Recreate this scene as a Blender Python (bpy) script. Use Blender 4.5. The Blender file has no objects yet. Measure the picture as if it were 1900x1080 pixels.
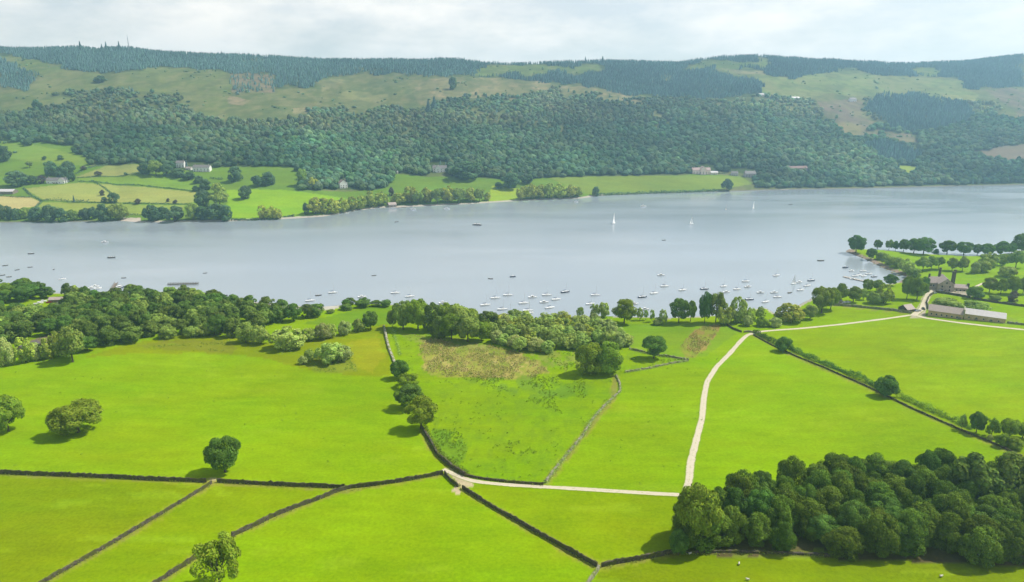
import bpy, math, random
import numpy as np
from mathutils import Vector

random.seed(7)
RNG = np.random.default_rng(11)
SC = bpy.context.scene
COL = SC.collection
R = math.radians

# ------------------------------------------------------------------ camera, world, sun, exposure
F = 1265.0                       # focal length in pixels of the 1900 x 1080 photograph
PITCH = R(15.5)
CAMH = 150.0                     # metres above the lake
CP, SP = math.cos(PITCH), math.sin(PITCH)
cd = bpy.data.cameras.new('camera'); cam = bpy.data.objects.new('camera', cd); COL.objects.link(cam)
cam.location = (0, 0, CAMH); cam.rotation_euler = (math.pi/2 - PITCH, 0, 0)
cd.sensor_width = 36.0; cd.lens = F/1900*36.0; cd.clip_start = 1.0; cd.clip_end = 30000
SC.camera = cam

SUN_EL, SUN_AZ = R(52), R(70)    # azimuth measured from +Y (away from the camera) towards +X (right)
sun_dir = Vector((math.cos(SUN_EL)*math.sin(SUN_AZ), math.cos(SUN_EL)*math.cos(SUN_AZ), math.sin(SUN_EL)))
sd = bpy.data.lights.new('sun', 'SUN'); sd.energy = 5.0; sd.angle = R(0.6); sd.color = (1.0, 0.95, 0.86)
so = bpy.data.objects.new('sun', sd); COL.objects.link(so)
so.rotation_euler = (-sun_dir).to_track_quat('-Z', 'Y').to_euler(); so.location = (600, 300, 900)

W = bpy.data.worlds.new('World'); SC.world = W; W.use_nodes = True
wn, wl = W.node_tree.nodes, W.node_tree.links
wn.clear()
w_out = wn.new('ShaderNodeOutputWorld'); w_mix = wn.new('ShaderNodeMixShader')
w_bg = wn.new('ShaderNodeBackground'); w_cl = wn.new('ShaderNodeBackground')
sky = wn.new('ShaderNodeTexSky'); sky.sky_type = 'NISHITA'; sky.sun_disc = False
sky.sun_elevation = SUN_EL; sky.sun_rotation = SUN_AZ
sky.air_density = 1.0; sky.dust_density = 1.0; sky.ozone_density = 1.0
w_bg.inputs['Strength'].default_value = 0.10
wl.new(sky.outputs[0], w_bg.inputs['Color'])
tc = wn.new('ShaderNodeTexCoord')
mp = wn.new('ShaderNodeMapping'); mp.inputs['Scale'].default_value = (1.0, 1.0, 2.6)
mp.inputs['Location'].default_value = (0.35, 0.2, 0.1)
wl.new(tc.outputs['Generated'], mp.inputs['Vector'])
n1 = wn.new('ShaderNodeTexNoise'); n1.inputs['Scale'].default_value = 6.5; n1.inputs['Detail'].default_value = 7
n1.inputs['Roughness'].default_value = 0.58
wl.new(mp.outputs[0], n1.inputs['Vector'])
cr = wn.new('ShaderNodeValToRGB'); cr.color_ramp.elements[0].position = 0.36; cr.color_ramp.elements[1].position = 0.62
cr.color_ramp.elements[0].color = (0.50, 0.50, 0.50, 1); cr.color_ramp.elements[1].color = (1, 1, 1, 1)
wl.new(n1.outputs['Fac'], cr.inputs['Fac'])
n2 = wn.new('ShaderNodeTexNoise'); n2.inputs['Scale'].default_value = 14.0; n2.inputs['Detail'].default_value = 6
wl.new(mp.outputs[0], n2.inputs['Vector'])
cr2 = wn.new('ShaderNodeValToRGB')
cr2.color_ramp.elements[0].position = 0.35; cr2.color_ramp.elements[1].position = 0.65
cr2.color_ramp.elements[0].color = (0.93, 0.905, 0.86, 1); cr2.color_ramp.elements[1].color = (1.0, 0.955, 0.885, 1)
wl.new(n2.outputs['Fac'], cr2.inputs['Fac'])
wl.new(cr2.outputs[0], w_cl.inputs['Color']); w_cl.inputs['Strength'].default_value = 1.02
sxyz = wn.new('ShaderNodeSeparateXYZ'); wl.new(tc.outputs['Generated'], sxyz.inputs[0])
zr = wn.new('ShaderNodeMapRange'); zr.inputs['From Min'].default_value = 0.12; zr.inputs['From Max'].default_value = 0.65
zr.inputs['To Min'].default_value = 1.0; zr.inputs['To Max'].default_value = 0.25; wl.new(sxyz.outputs['Z'], zr.inputs['Value'])
zm = wn.new('ShaderNodeMath'); zm.operation = 'MULTIPLY'; wl.new(cr.outputs[0], zm.inputs[0]); wl.new(zr.outputs[0], zm.inputs[1])
wl.new(zm.outputs[0], w_mix.inputs[0]); wl.new(w_bg.outputs[0], w_mix.inputs[1]); wl.new(w_cl.outputs[0], w_mix.inputs[2])
wl.new(w_mix.outputs[0], w_out.inputs['Surface'])

SC.view_settings.view_transform = 'Standard'; SC.view_settings.look = 'None'
SC.view_settings.exposure = 0.26; SC.view_settings.gamma = 1.0
SC.render.engine = 'CYCLES'
cy = SC.cycles
cy.use_denoising = True
try: cy.denoiser = 'OPENIMAGEDENOISE'
except Exception: pass
cy.max_bounces = 5; cy.diffuse_bounces = 2; cy.glossy_bounces = 2; cy.transmission_bounces = 3
cy.transparent_max_bounces = 4; cy.volume_bounces = 1
cy.caustics_reflective = False; cy.caustics_refractive = False
cy.sample_clamp_indirect = 4.0
HAZE_DENSITY = 0.000175

# ------------------------------------------------------------------ pixel <-> place helpers
def e_of_y(y):
    return np.tan(np.arctan((540.0 - np.asarray(y, float))/F) - PITCH)   # slope of the sight line per metre of depth
def u_of(x, e):
    return (np.asarray(x, float) - 950.0)/F*(CP - e*SP)                  # sideways metres per metre of depth
def project(P):
    P = np.asarray(P, float)
    X, Y, Z = P[..., 0], P[..., 1], P[..., 2] - CAMH
    dz = Y*CP - Z*SP
    dz = np.where(dz < 1e-3, 1e-3, dz)
    return 950 + F*X/dz, 540 - F*(Z*CP + Y*SP)/dz
def in_poly(px, py, poly):
    px = np.asarray(px, float); py = np.asarray(py, float)
    inside = np.zeros(px.shape, bool)
    n = len(poly)
    for i in range(n):
        x0, y0 = poly[i]; x1, y1 = poly[(i+1) % n]
        if y0 == y1: continue
        c = ((y0 > py) != (y1 > py)) & (px < (x1-x0)*(py-y0)/(y1-y0) + x0)
        inside ^= c
    return inside
def plane0(x, y):
    e = e_of_y(y); d = -CAMH/e
    return np.stack([u_of(x, e)*d, d], -1)

def vnoise(x, y, seed=0):
    """smooth value noise, about -1..1"""
    x = np.asarray(x, float); y = np.asarray(y, float)
    xi = np.floor(x).astype(np.int64); yi = np.floor(y).astype(np.int64)
    xf, yf = x - xi, y - yi
    def h(a, b):
        n = (a*374761393 + b*668265263 + seed*1442695041) & 0xffffffff
        n = ((n ^ (n >> 13))*1274126177) & 0xffffffff
        return ((n ^ (n >> 16)) & 0xffff)/32767.5 - 1.0
    sx = xf*xf*(3-2*xf); sy = yf*yf*(3-2*yf)
    a = h(xi, yi)*(1-sx) + h(xi+1, yi)*sx
    b = h(xi, yi+1)*(1-sx) + h(xi+1, yi+1)*sx
    return a*(1-sy) + b*sy
def fbm(x, y, seed=0, o=3):
    r = 0; a = 1.0; t = 0
    for k in range(o):
        r = r + a*vnoise(x*2**k, y*2**k, seed+k); t += a; a *= 0.5
    return r/t

# near shore and far shore, traced at the waterline
SHORE_PX = [(-900,500),(-500,520),(-150,534),(0,538),(60,541),(130,545),(200,541),(245,545),(320,540),(400,546),(430,556),(480,561),(540,567),
 (600,569),(660,564),(715,564),(770,570),(830,577),(900,588),(960,592),(1050,591),(1110,586),(1180,588),(1240,590),(1300,587),(1360,584),
 (1395,574),(1420,571),(1438,582),(1460,578),(1490,562),(1508,553),(1540,545),(1570,540),(1600,535),(1640,529),(1668,524),(1682,514),
 (1660,505),(1640,498),(1612,484),(1590,475),(1568,467),(1576,462),(1600,462),(1625,463),(1660,466),(1700,470),(1750,473),(1800,475),
 (1850,473),(1880,469),(1900,462),(1950,455),(2100,445),(2500,436)]
SHORE = np.array([plane0(x, y) for x, y in SHORE_PX])
LAND = [tuple(p) for p in SHORE] + [(3500.0, SHORE[-1][1]), (3500.0, -600.0), (-3500.0, -600.0), (-3500.0, SHORE[0][1])]
def shore_dist(x, y):
    x = np.asarray(x, float); y = np.asarray(y, float)
    d2 = np.full(x.shape, 1e12)
    for i in range(len(SHORE)-1):
        ax, ay = SHORE[i]; bx, by = SHORE[i+1]
        vx, vy = bx-ax, by-ay; L = vx*vx+vy*vy
        t = np.clip(((x-ax)*vx+(y-ay)*vy)/L, 0, 1)
        q = (x-ax-t*vx)**2 + (y-ay-t*vy)**2
        d2 = np.minimum(d2, q)
    s = np.where(in_poly(x, y, LAND), 1.0, -1.0)
    return s*np.sqrt(d2)
def z_near(x, y, d=None):
    if d is None: d = shore_dist(x, y)
    dp = np.maximum(d, 0)
    z = 0.9*(1-np.exp(-dp/2.5)) + 0.058*dp*dp/(dp+70)
    z = z + 1.6*fbm(np.asarray(x)/130.0, np.asarray(y)/130.0, 3, 3)*np.clip((dp-15)/120.0, 0, 1)
    return np.where(d < 0, np.maximum(-3.0, 0.25*d), z)
def ground(x, y, it=9):
    """pixel -> point on the near ground"""
    x = np.asarray(x, float); y = np.asarray(y, float)
    e = e_of_y(y); u = u_of(x, e); z = np.zeros(x.shape)
    for _ in range(it):
        d = (z-CAMH)/e
        z = np.maximum(z_near(u*d, d), 0)
    d = (z-CAMH)/e
    return np.stack([u*d, d, z], -1)

FAR_SHORE = [(-900,440),(-500,424),(0,413),(120,412),(230,410),(262,413),(420,411),(520,407),(600,402),(660,391),(700,386),(780,383),(880,378),(960,373),
 (1080,368),(1105,364),(1200,360),(1330,356),(1450,352),(1600,350),(1750,346),(1850,344),(1900,343),(2400,335),(2900,330)]
SKYLINE = [(-900,95),(-300,90),(0,90),(80,92),(150,89),(180,94),(210,90),(240,91),(300,99),(380,103),(450,105),(520,108),(600,112),(680,114),(720,112),(780,113),
 (820,111),(860,113),(900,119),(940,120),(1000,119),(1060,117),(1110,115),(1130,114),(1200,117),(1260,118),(1300,111),(1350,106),(1400,105),
 (1440,107),(1480,110),(1510,113),(1545,112),(1600,116),(1650,119),(1700,120),(1750,117),(1800,114),(1850,108),(1900,104),(2300,100),(2900,105)]
fs = np.array(FAR_SHORE, float); fe = e_of_y(fs[:, 1]); fu = u_of(fs[:, 0], fe)
ks = np.array(SKYLINE, float); ke = e_of_y(ks[:, 1]); ku = u_of(ks[:, 0], ke)
def far_params(u):
    e0 = np.interp(u, fu, fe); e1 = np.interp(u, ku, ke)
    s = -CAMH/e0
    r = s + 1180 + 120*vnoise(u*2.3+5, u*0+1.5, 9)
    return e0, e1, s, r
def z_far(u, d):
    e0, e1, s, r = far_params(u)
    t = (d-s)/(r-s); tc_ = np.clip(t, 0, 1)
    g = 0.55*tc_*(2-tc_) + 0.45*tc_
    z = CAMH + d*(e0 + (e1-e0)*g)
    X = u*d
    env = np.clip(tc_/0.06, 0, 1)*np.clip((1-tc_)/0.12, 0, 1)
    z = z + env*(7.5*fbm(X/260.0, d/260.0, 21, 3) + 10*fbm(X/520.0+3, d/520.0, 31, 2)*tc_)
    z = np.where(t < 0, np.maximum(-4, (d-s)*0.2), z)
    z = np.where(t > 1, CAMH + r*e1 - (d-r)*0.12, z)
    return z
def far_ground(x, y):
    """pixel -> point on the far hillside (first hit of the sight line)"""
    x = np.atleast_1d(np.asarray(x, float)); y = np.atleast_1d(np.asarray(y, float))
    e = e_of_y(y); u = u_of(x, e)
    e0, e1, s, r = far_params(u)
    k = np.linspace(-0.01, 1.02, 500)
    D = s[:, None] + (r-s)[:, None]*k[None, :]
    Z = z_far(np.repeat(u[:, None], 500, 1), D)
    hit = Z >= CAMH + e[:, None]*D
    i = np.argmax(hit, 1); i = np.where(hit.any(1), i, 499)
    d = D[np.arange(len(x)), i]; z = Z[np.arange(len(x)), i]
    return np.stack([u*d, d, z], -1)
def zf_xy(X, Y):
    return z_far(X/Y, Y)

# ------------------------------------------------------------------ mesh and object helpers
def make_mesh(name, verts, faces, mat=None, color=None, smooth=False, cname='tint'):
    me = bpy.data.meshes.new(name)
    if isinstance(faces, np.ndarray):
        verts = np.ascontiguousarray(verts, dtype=np.float32); nf, k = faces.shape
        me.vertices.add(len(verts)); me.vertices.foreach_set('co', verts.ravel())
        me.loops.add(nf*k); me.loops.foreach_set('vertex_index', np.ascontiguousarray(faces, dtype=np.int32).ravel())
        me.polygons.add(nf)
        me.polygons.foreach_set('loop_start', np.arange(0, nf*k, k, dtype=np.int32))
        me.update(calc_edges=True); me.validate()
    else:
        me.from_pydata([tuple(v) for v in verts], [], faces); me.update()
    if smooth: me.polygons.foreach_set('use_smooth', np.ones(len(me.polygons), bool))
    else: me.polygons.foreach_set('use_smooth', np.zeros(len(me.polygons), bool))
    if color is not None:
        c = np.ones((len(verts), 4), np.float32); col = np.asarray(color, np.float32)
        if col.ndim == 1: col = col[:, None].repeat(3, 1)
        c[:, :3] = col
        a = me.attributes.new(cname, 'FLOAT_COLOR', 'POINT'); a.data.foreach_set('color', c.ravel())
    if mat: me.materials.append(mat)
    return me
def link(name, me, parent=None, loc=(0, 0, 0)):
    o = bpy.data.objects.new(name, me); COL.objects.link(o); o.location = loc
    if parent: o.parent = parent
    return o
def tag(o, label=None, cat=None, group=None, kind=None):
    if label: o['label'] = label
    if cat: o['category'] = cat
    if group: o['group'] = group
    if kind: o['kind'] = kind
    return o
def thing(name, label, cat, loc, rz=0.0, group=None):
    o = bpy.data.objects.new(name, None); COL.objects.link(o); o.empty_display_size = 0.5
    o.location = loc; o.rotation_euler = (0, 0, rz)
    return tag(o, label, cat, group)
class MB:
    """collects boxes, prisms and tubes into one mesh"""
    def __init__(s): s.v = []; s.f = []
    def add(s, vs, fs):
        n = len(s.v); s.v += [tuple(v) for v in vs]; s.f += [tuple(i+n for i in q) for q in fs]; return s
    def box(s, x0, x1, y0, y1, z0, z1):
        return s.add([(x0,y0,z0),(x1,y0,z0),(x1,y1,z0),(x0,y1,z0),(x0,y0,z1),(x1,y0,z1),(x1,y1,z1),(x0,y1,z1)],
              [(0,3,2,1),(4,5,6,7),(0,1,5,4),(1,2,6,5),(2,3,7,6),(3,0,4,7)])
    def tube(s, pts, rads, n=6, cap=True):
        pts = [Vector(p) for p in pts]; rings = []
        for i, p in enumerate(pts):
            t = (pts[min(i+1, len(pts)-1)] - pts[max(i-1, 0)])
            t = t.normalized() if t.length > 1e-9 else Vector((0, 0, 1))
            a = t.cross(Vector((0.31, 0.95, 0.05))); a = a.normalized() if a.length > 1e-6 else Vector((1, 0, 0))
            b = t.cross(a)
            rings.append([p + (a*math.cos(k*2*math.pi/n) + b*math.sin(k*2*math.pi/n))*rads[i] for k in range(n)])
        vs = [q for r in rings for q in r]; fc = []
        for i in range(len(rings)-1):
            for k in range(n):
                fc.append((i*n+k, i*n+(k+1) % n, (i+1)*n+(k+1) % n, (i+1)*n+k))
        if cap: fc.append(tuple(range(n-1, -1, -1))); fc.append(tuple((len(rings)-1)*n+k for k in range(n)))
        return s.add(vs, fc)
    def mesh(s, name, mat=None, smooth=False): return make_mesh(name, s.v, s.f, mat, smooth=smooth)
    def build(s, name, mat, parent=None, loc=(0, 0, 0), smooth=False): return link(name, s.mesh(name, mat, smooth), parent, loc)

# ------------------------------------------------------------------ materials
def new_mat(name):
    m = bpy.data.materials.new(name); m.use_nodes = True
    n = m.node_tree.nodes; l = m.node_tree.links
    return m, n, l, n['Principled BSDF']
def plain(name, col, rough=0.7, var=0.12, scale=2.0, metallic=0.0, spec=0.3):
    m, n, l, b = new_mat(name)
    t = n.new('ShaderNodeTexCoord'); ns = n.new('ShaderNodeTexNoise'); ns.inputs['Scale'].default_value = scale; ns.inputs['Detail'].default_value = 4
    l.new(t.outputs['Object'], ns.inputs['Vector'])
    hs = n.new('ShaderNodeHueSaturation'); hs.inputs['Color'].default_value = (*col, 1)
    mr = n.new('ShaderNodeMapRange'); mr.inputs['To Min'].default_value = 1-var*2; mr.inputs['To Max'].default_value = 1+var*2
    l.new(ns.outputs['Fac'], mr.inputs['Value']); l.new(mr.outputs[0], hs.inputs['Value'])
    l.new(hs.outputs[0], b.inputs['Base Color'])
    b.inputs['Roughness'].default_value = rough; b.inputs['Metallic'].default_value = metallic
    b.inputs['Specular IOR Level'].default_value = spec
    return m
def stone(name, c1, c2, moss=None, scale=1.6):
    m, n, l, b = new_mat(name)
    t = n.new('ShaderNodeTexCoord')
    v = n.new('ShaderNodeTexVoronoi'); v.inputs['Scale'].default_value = scale
    l.new(t.outputs['Object'], v.inputs['Vector'])
    sx = n.new('ShaderNodeSeparateColor'); l.new(v.outputs['Color'], sx.inputs[0])
    mx = n.new('ShaderNodeMix'); mx.data_type = 'RGBA'
    mx.inputs[6].default_value = (*c1, 1); mx.inputs[7].default_value = (*c2, 1)
    l.new(sx.outputs[0], mx.inputs[0]); out = mx.outputs[2]
    if moss:
        ns = n.new('ShaderNodeTexNoise'); ns.inputs['Scale'].default_value = 0.5; ns.inputs['Detail'].default_value = 5
        l.new(t.outputs['Object'], ns.inputs['Vector'])
        rp = n.new('ShaderNodeValToRGB'); rp.color_ramp.elements[0].position = 0.45; rp.color_ramp.elements[1].position = 0.6
        l.new(ns.outputs['Fac'], rp.inputs['Fac'])
        m2 = n.new('ShaderNodeMix'); m2.data_type = 'RGBA'; m2.inputs[7].default_value = (*moss, 1)
        l.new(out, m2.inputs[6]); l.new(rp.outputs[0], m2.inputs[0]); out = m2.outputs[2]
    l.new(out, b.inputs['Base Color']); b.inputs['Roughness'].default_value = 0.9; b.inputs['Specular IOR Level'].default_value = 0.15
    return m
def foliage(name, col, trans=0.24, hue=0.014, val=0.2):
    m = bpy.data.materials.new(name); m.use_nodes = True
    n = m.node_tree.nodes; l = m.node_tree.links; n.clear()
    out = n.new('ShaderNodeOutputMaterial')
    at = n.new('ShaderNodeAttribute'); at.attribute_name = 'tint'
    oi = n.new('ShaderNodeObjectInfo')
    mul = n.new('ShaderNodeMix'); mul.data_type = 'RGBA'; mul.blend_type = 'MULTIPLY'; mul.inputs[0].default_value = 1.0
    mul.inputs[6].default_value = (*col, 1); l.new(at.outputs['Color'], mul.inputs[7])
    hs = n.new('ShaderNodeHueSaturation')
    a = n.new('ShaderNodeMapRange'); a.inputs['To Min'].default_value = 0.5-hue; a.inputs['To Max'].default_value = 0.5+hue
    b = n.new('ShaderNodeMapRange'); b.inputs['To Min'].default_value = 1-val; b.inputs['To Max'].default_value = 1+val
    fr = n.new('ShaderNodeMath'); fr.operation = 'MULTIPLY'; fr.inputs[1].default_value = 7.31
    f2 = n.new('ShaderNodeMath'); f2.operation = 'FRACT'
    l.new(oi.outputs['Random'], a.inputs['Value']); l.new(oi.outputs['Random'], fr.inputs[0]); l.new(fr.outputs[0], f2.inputs[0]); l.new(f2.outputs[0], b.inputs['Value'])
    l.new(a.outputs[0], hs.inputs['Hue']); l.new(b.outputs[0], hs.inputs['Value'])
    l.new(mul.outputs[2], hs.inputs['Color'])
    d = n.new('ShaderNodeBsdfDiffuse'); t = n.new('ShaderNodeBsdfTranslucent'); mx = n.new('ShaderNodeMixShader'); mx.inputs[0].default_value = trans
    l.new(hs.outputs[0], d.inputs['Color']); l.new(hs.outputs[0], t.inputs['Color'])
    l.new(d.outputs[0], mx.inputs[1]); l.new(t.outputs[0], mx.inputs[2]); l.new(mx.outputs[0], out.inputs['Surface'])
    return m
LEAF = {
 'oak': foliage('leaf_oak', (0.211, 0.315, 0.030)),
 'dark': foliage('leaf_dark', (0.109, 0.209, 0.035)),
 'copse': foliage('leaf_copse', (0.120, 0.198, 0.024), 0.22, 0.016, 0.25),
 'wood': foliage('leaf_wood', (0.125, 0.196, 0.036), 0.22, 0.016, 0.25),
 'willow': foliage('leaf_willow', (0.330, 0.450, 0.099)),
 'pale': foliage('leaf_pale', (0.376, 0.456, 0.143)),
 'yellow': foliage('leaf_yellow', (0.369, 0.447, 0.069)),
 'park': foliage('leaf_park', (0.252, 0.362, 0.070)),
 'far': foliage('leaf_far_hazed', (0.125, 0.220, 0.102), 0.4),  # bluer and lighter than real leaves: distance haze put into the colour
 'purple': foliage('leaf_purple', (0.137, 0.118, 0.091)),
 'conifer': foliage('leaf_conifer', (0.104, 0.182, 0.151), 0.1),  # glaucous spruce, lifted further: ridge haze put into the colour
 'gorse': foliage('leaf_gorse', (0.270, 0.321, 0.051)),
 'tussock': foliage('leaf_tussock', (0.440, 0.380, 0.150), 0.2),
}
BARK = plain('bark', (0.09, 0.07, 0.05), 0.9, 0.2, 6)
STONE_DARK = stone('dark_stone', (0.045, 0.038, 0.030), (0.125, 0.105, 0.080), (0.08, 0.085, 0.02))
STONE_MOSS = stone('mossy_stone', (0.17, 0.165, 0.11), (0.31, 0.285, 0.205), (0.13, 0.17, 0.03))
STONE_PALE = stone('pale_stone', (0.26, 0.24, 0.19), (0.46, 0.43, 0.36), (0.20, 0.22, 0.07))
RUBBLE = stone('rubble_masonry', (0.30, 0.25, 0.20), (0.48, 0.41, 0.34), None, 1.1)
RENDER_W = plain('white_render', (0.78, 0.76, 0.71), 0.8, 0.05, 1.0)
RENDER_C = plain('cream_render', (0.72, 0.62, 0.50), 0.8, 0.06, 1.0)
SLATE = plain('slate_roof', (0.20, 0.18, 0.17), 0.7, 0.15, 1.5)
SLATE_B = plain('brown_slate_roof', (0.37, 0.30, 0.265), 0.75, 0.16, 1.2)
SLATE_P = plain('pale_sheet_roof', (0.56, 0.52, 0.50), 0.55, 0.08, 0.6)
SLATE_R = plain('red_tile_roof', (0.23, 0.145, 0.12), 0.75, 0.12, 1.5)
GLASS = plain('window_glass', (0.03, 0.035, 0.04), 0.12, 0.0, 1.0, 0, 0.5)
TIMBER = plain('weathered_timber', (0.20, 0.16, 0.12), 0.85, 0.15, 3)
TIMBER_P = plain('pale_timber', (0.45, 0.41, 0.35), 0.85, 0.1, 3)
GELCOAT = plain('white_gelcoat', (0.82, 0.81, 0.78), 0.3, 0.03, 1, 0, 0.5)
HULL_NAVY = plain('navy_hull_paint', (0.03, 0.045, 0.09), 0.3, 0.05, 1, 0, 0.5)
HULL_DARK = plain('dark_hull_paint', (0.06, 0.055, 0.05), 0.4, 0.05, 1, 0, 0.5)
HULL_RED = plain('red_hull_paint', (0.45, 0.06, 0.04), 0.4, 0.05, 1, 0, 0.5)
DECK = plain('deck_grey', (0.62, 0.60, 0.56), 0.6, 0.06, 1)
CANVAS = plain('blue_canvas', (0.06, 0.09, 0.17), 0.8, 0.08, 2)
SAIL = plain('white_sailcloth', (0.86, 0.85, 0.82), 0.7, 0.03, 1)
SAIL_P = plain('pale_red_sailcloth', (0.75, 0.52, 0.48), 0.7, 0.03, 1)
ALLOY = plain('mast_alloy', (0.62, 0.62, 0.62), 0.35, 0.02, 1, 0.6)
STEEL = plain('galvanised_steel', (0.34, 0.36, 0.38), 0.5, 0.05, 1, 0.4)
WOOL = plain('sheep_fleece', (0.56, 0.53, 0.46), 0.95, 0.1, 8)
SKINB = plain('sheep_face', (0.09, 0.08, 0.07), 0.8, 0.05, 8)
CARMATS = [plain('car_paint_'+k, c, 0.25, 0.02, 1, 0.2, 0.5) for k, c in (('white', (0.8, 0.8, 0.8)), ('silver', (0.5, 0.51, 0.53)), ('dark', (0.03, 0.03, 0.04)), ('blue', (0.05, 0.10, 0.25)), ('red', (0.4, 0.03, 0.03)))]
TYRE = plain('tyre_rubber', (0.02, 0.02, 0.02), 0.9, 0.05)

def terrain_mat(name, fine=1.0):
    m, n, l, b = new_mat(name)
    at = n.new('ShaderNodeAttribute'); at.attribute_name = 'cover'
    t = n.new('ShaderNodeTexCoord')
    def noise(scale, det, lo, hi, stretch=None, rough=0.6):
        ns = n.new('ShaderNodeTexNoise'); ns.inputs['Scale'].default_value = scale; ns.inputs['Detail'].default_value = det; ns.inputs['Roughness'].default_value = rough
        if stretch:
            mp_ = n.new('ShaderNodeMapping'); mp_.inputs['Scale'].default_value = stretch; mp_.inputs['Rotation'].default_value = (0, 0, 0.15)
            l.new(t.outputs['Object'], mp_.inputs['Vector']); l.new(mp_.outputs[0], ns.inputs['Vector'])
        else: l.new(t.outputs['Object'], ns.inputs['Vector'])
        mr = n.new('ShaderNodeMapRange'); mr.inputs['From Min'].default_value = 0.25; mr.inputs['From Max'].default_value = 0.75
        mr.inputs['To Min'].default_value = lo; mr.inputs['To Max'].default_value = hi
        l.new(ns.outputs['Fac'], mr.inputs['Value']); return mr.outputs[0]
    a1 = noise(0.014*fine, 5, 0.84, 1.16); a2 = noise(0.10*fine, 6, 0.86, 1.14, (0.5, 1.5, 1), 0.68); a3 = noise(0.9*fine, 4, 0.78, 1.22, None, 0.75)
    p1 = n.new('ShaderNodeMath'); p1.operation = 'MULTIPLY'; l.new(a1, p1.inputs[0]); l.new(a2, p1.inputs[1])
    p2 = n.new('ShaderNodeMath'); p2.operation = 'MULTIPLY'; l.new(p1.outputs[0], p2.inputs[0]); l.new(a3, p2.inputs[1])
    h1 = noise(0.03*fine, 6, 0.482, 0.512, (0.6, 1.4, 1), 0.65)
    hs = n.new('ShaderNodeHueSaturation'); l.new(at.outputs['Color'], hs.inputs['Color'])
    l.new(h1, hs.inputs['Hue']); l.new(p2.outputs[0], hs.inputs['Value'])
    l.new(hs.outputs[0], b.inputs['Base Color'])
    b.inputs['Roughness'].default_value = 0.95; b.inputs['Specular IOR Level'].default_value = 0.0
    return m

# ------------------------------------------------------------------ near ground
GRASS = (0.163, 0.272, 0.0015)
def ucols(lim, n, core=1.02, extra=24):
    return np.concatenate([np.linspace(-lim, -core, extra, endpoint=False), np.linspace(-core, core, n), np.linspace(core, lim, extra+1)[1:]])
def grid_faces(nr, nc):
    i = np.arange(nr-1)[:, None]*nc + np.arange(nc-1)[None, :]
    return np.stack([i, i+1, i+nc+1, i+nc], -1).reshape(-1, 4)
us = ucols(1.5, 1000); Ys = 22*(815/22)**np.linspace(0, 1, 400)
U, Y = np.meshgrid(us, Ys); X = U*Y
D = shore_dist(X, Y); Z = z_near(X, Y, D)
px, py = project(np.stack([X, Y, np.maximum(Z, 0)], -1))
C = np.empty(X.shape + (3,)); C[:] = GRASS
def blend(mask, col, amt=1.0):
    global C
    m = (np.asarray(mask, float)*np.asarray(amt))[..., None]
    C = C*(1-m) + np.array(col)*m
def soft(poly, grow=0.0, seed=1, jit=5.0):
    """patch with a ragged edge: the outline is disturbed by noise in ground metres"""
    jx = jit*fbm(X/7.0, Y/7.0, seed, 3); jy = 0.4*jit*fbm(X/7.0+9, Y/7.0+4, seed+5, 3)
    return in_poly(px+jx, py+jy, poly)
mott = fbm(X/5.0, Y/9.0, 77, 4)
# lower left fields: yellower sward; other fields differ a little
blend(in_poly(px, py, [(-200,880),(395,892),(60,1090),(-200,1300)]), (0.146, 0.210, 0.001), 0.9)
blend(in_poly(px, py, [(395,892),(625,900),(430,993),(270,1100),(60,1100)]), (0.150, 0.225, 0.001), 0.85)
blend(in_poly(px, py, [(860,895),(1265,920),(1250,1024),(1110,1050)]), (0.152, 0.232, 0.001), 0.8)
blend(in_poly(px, py, [(1110,1050),(1250,1024),(1950,1040),(1950,1200),(1090,1200)]), (0.130, 0.190, 0.001), 0.85)
blend(in_poly(px, py, [(1400,618),(1700,588),(1930,615),(1930,900),(1840,815),(1640,730)]), (0.170, 0.258, 0.001), 0.7)
# rough pasture between the left wood and the mown field
blend(soft([(150,665),(230,640),(330,622),(430,625),(520,640),(720,600),(725,700),(640,695),(560,683),(480,662),(360,655),(230,657)], seed=2, jit=2), (0.165, 0.208, 0.003), 0.9)
blend(soft([(250,642),(330,628),(440,632),(430,655),(330,650)], seed=3, jit=9), (0.15, 0.155, 0.02), 0.55)
blend(soft([(560,600),(720,560),(735,600),(640,612)], seed=4, jit=3), (0.115, 0.215, 0.010), 0.9)
blend(soft([(640,640),(700,620),(716,660),(690,692),(655,680)], seed=4, jit=7), (0.24, 0.25, 0.010), 0.6)
blend(soft([(545,668),(650,655),(665,690),(590,692)], seed=8, jit=6), (0.155, 0.19, 0.03), 0.5)
# central damp pasture
cen = in_poly(px, py, [(722,600),(905,640),(1100,640),(1278,665),(1150,695),(1150,728),(1010,895),(862,882),(740,690)])
blend(cen, (0.150, 0.262, 0.002), 0.6)
blend(cen & (mott > 0.12), (0.125, 0.215, 0.006), 0.35)
rush = soft([(772,640),(790,628),(850,638),(905,640),(960,652),(1005,672),(1018,692),(990,702),(900,702),(830,700),(792,690),(783,660)], seed=6, jit=15)
m2 = fbm(X/2.6, Y/4.0, 91, 4); m3 = fbm(X/14.0, Y/14.0, 93, 3)
blend(rush, (0.30, 0.245, 0.070), 0.72); blend(rush & (m2 > 0.12), (0.175, 0.215, 0.025), 0.45); blend(rush & (m2 < -0.22), (0.36, 0.29, 0.10), 0.6); blend(rush & (m3 > 0.2), (0.16, 0.225, 0.018), 0.5)
ru2 = soft([(735,612),(790,625),(860,628),(905,638),(905,650),(820,642),(760,632)], seed=7, jit=8)
blend(ru2, (0.20, 0.235, 0.05), 0.6)
ru3 = soft([(940,640),(1050,652),(1110,655),(1120,675),(1040,690),(1000,668)], seed=12, jit=8)
blend(ru3 & (mott > -0.1), (0.21, 0.22, 0.05), 0.6)
ru4 = soft([(860,705),(1000,697),(1095,715),(1085,740),(1010,742),(930,725)], seed=14, jit=10)
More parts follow.
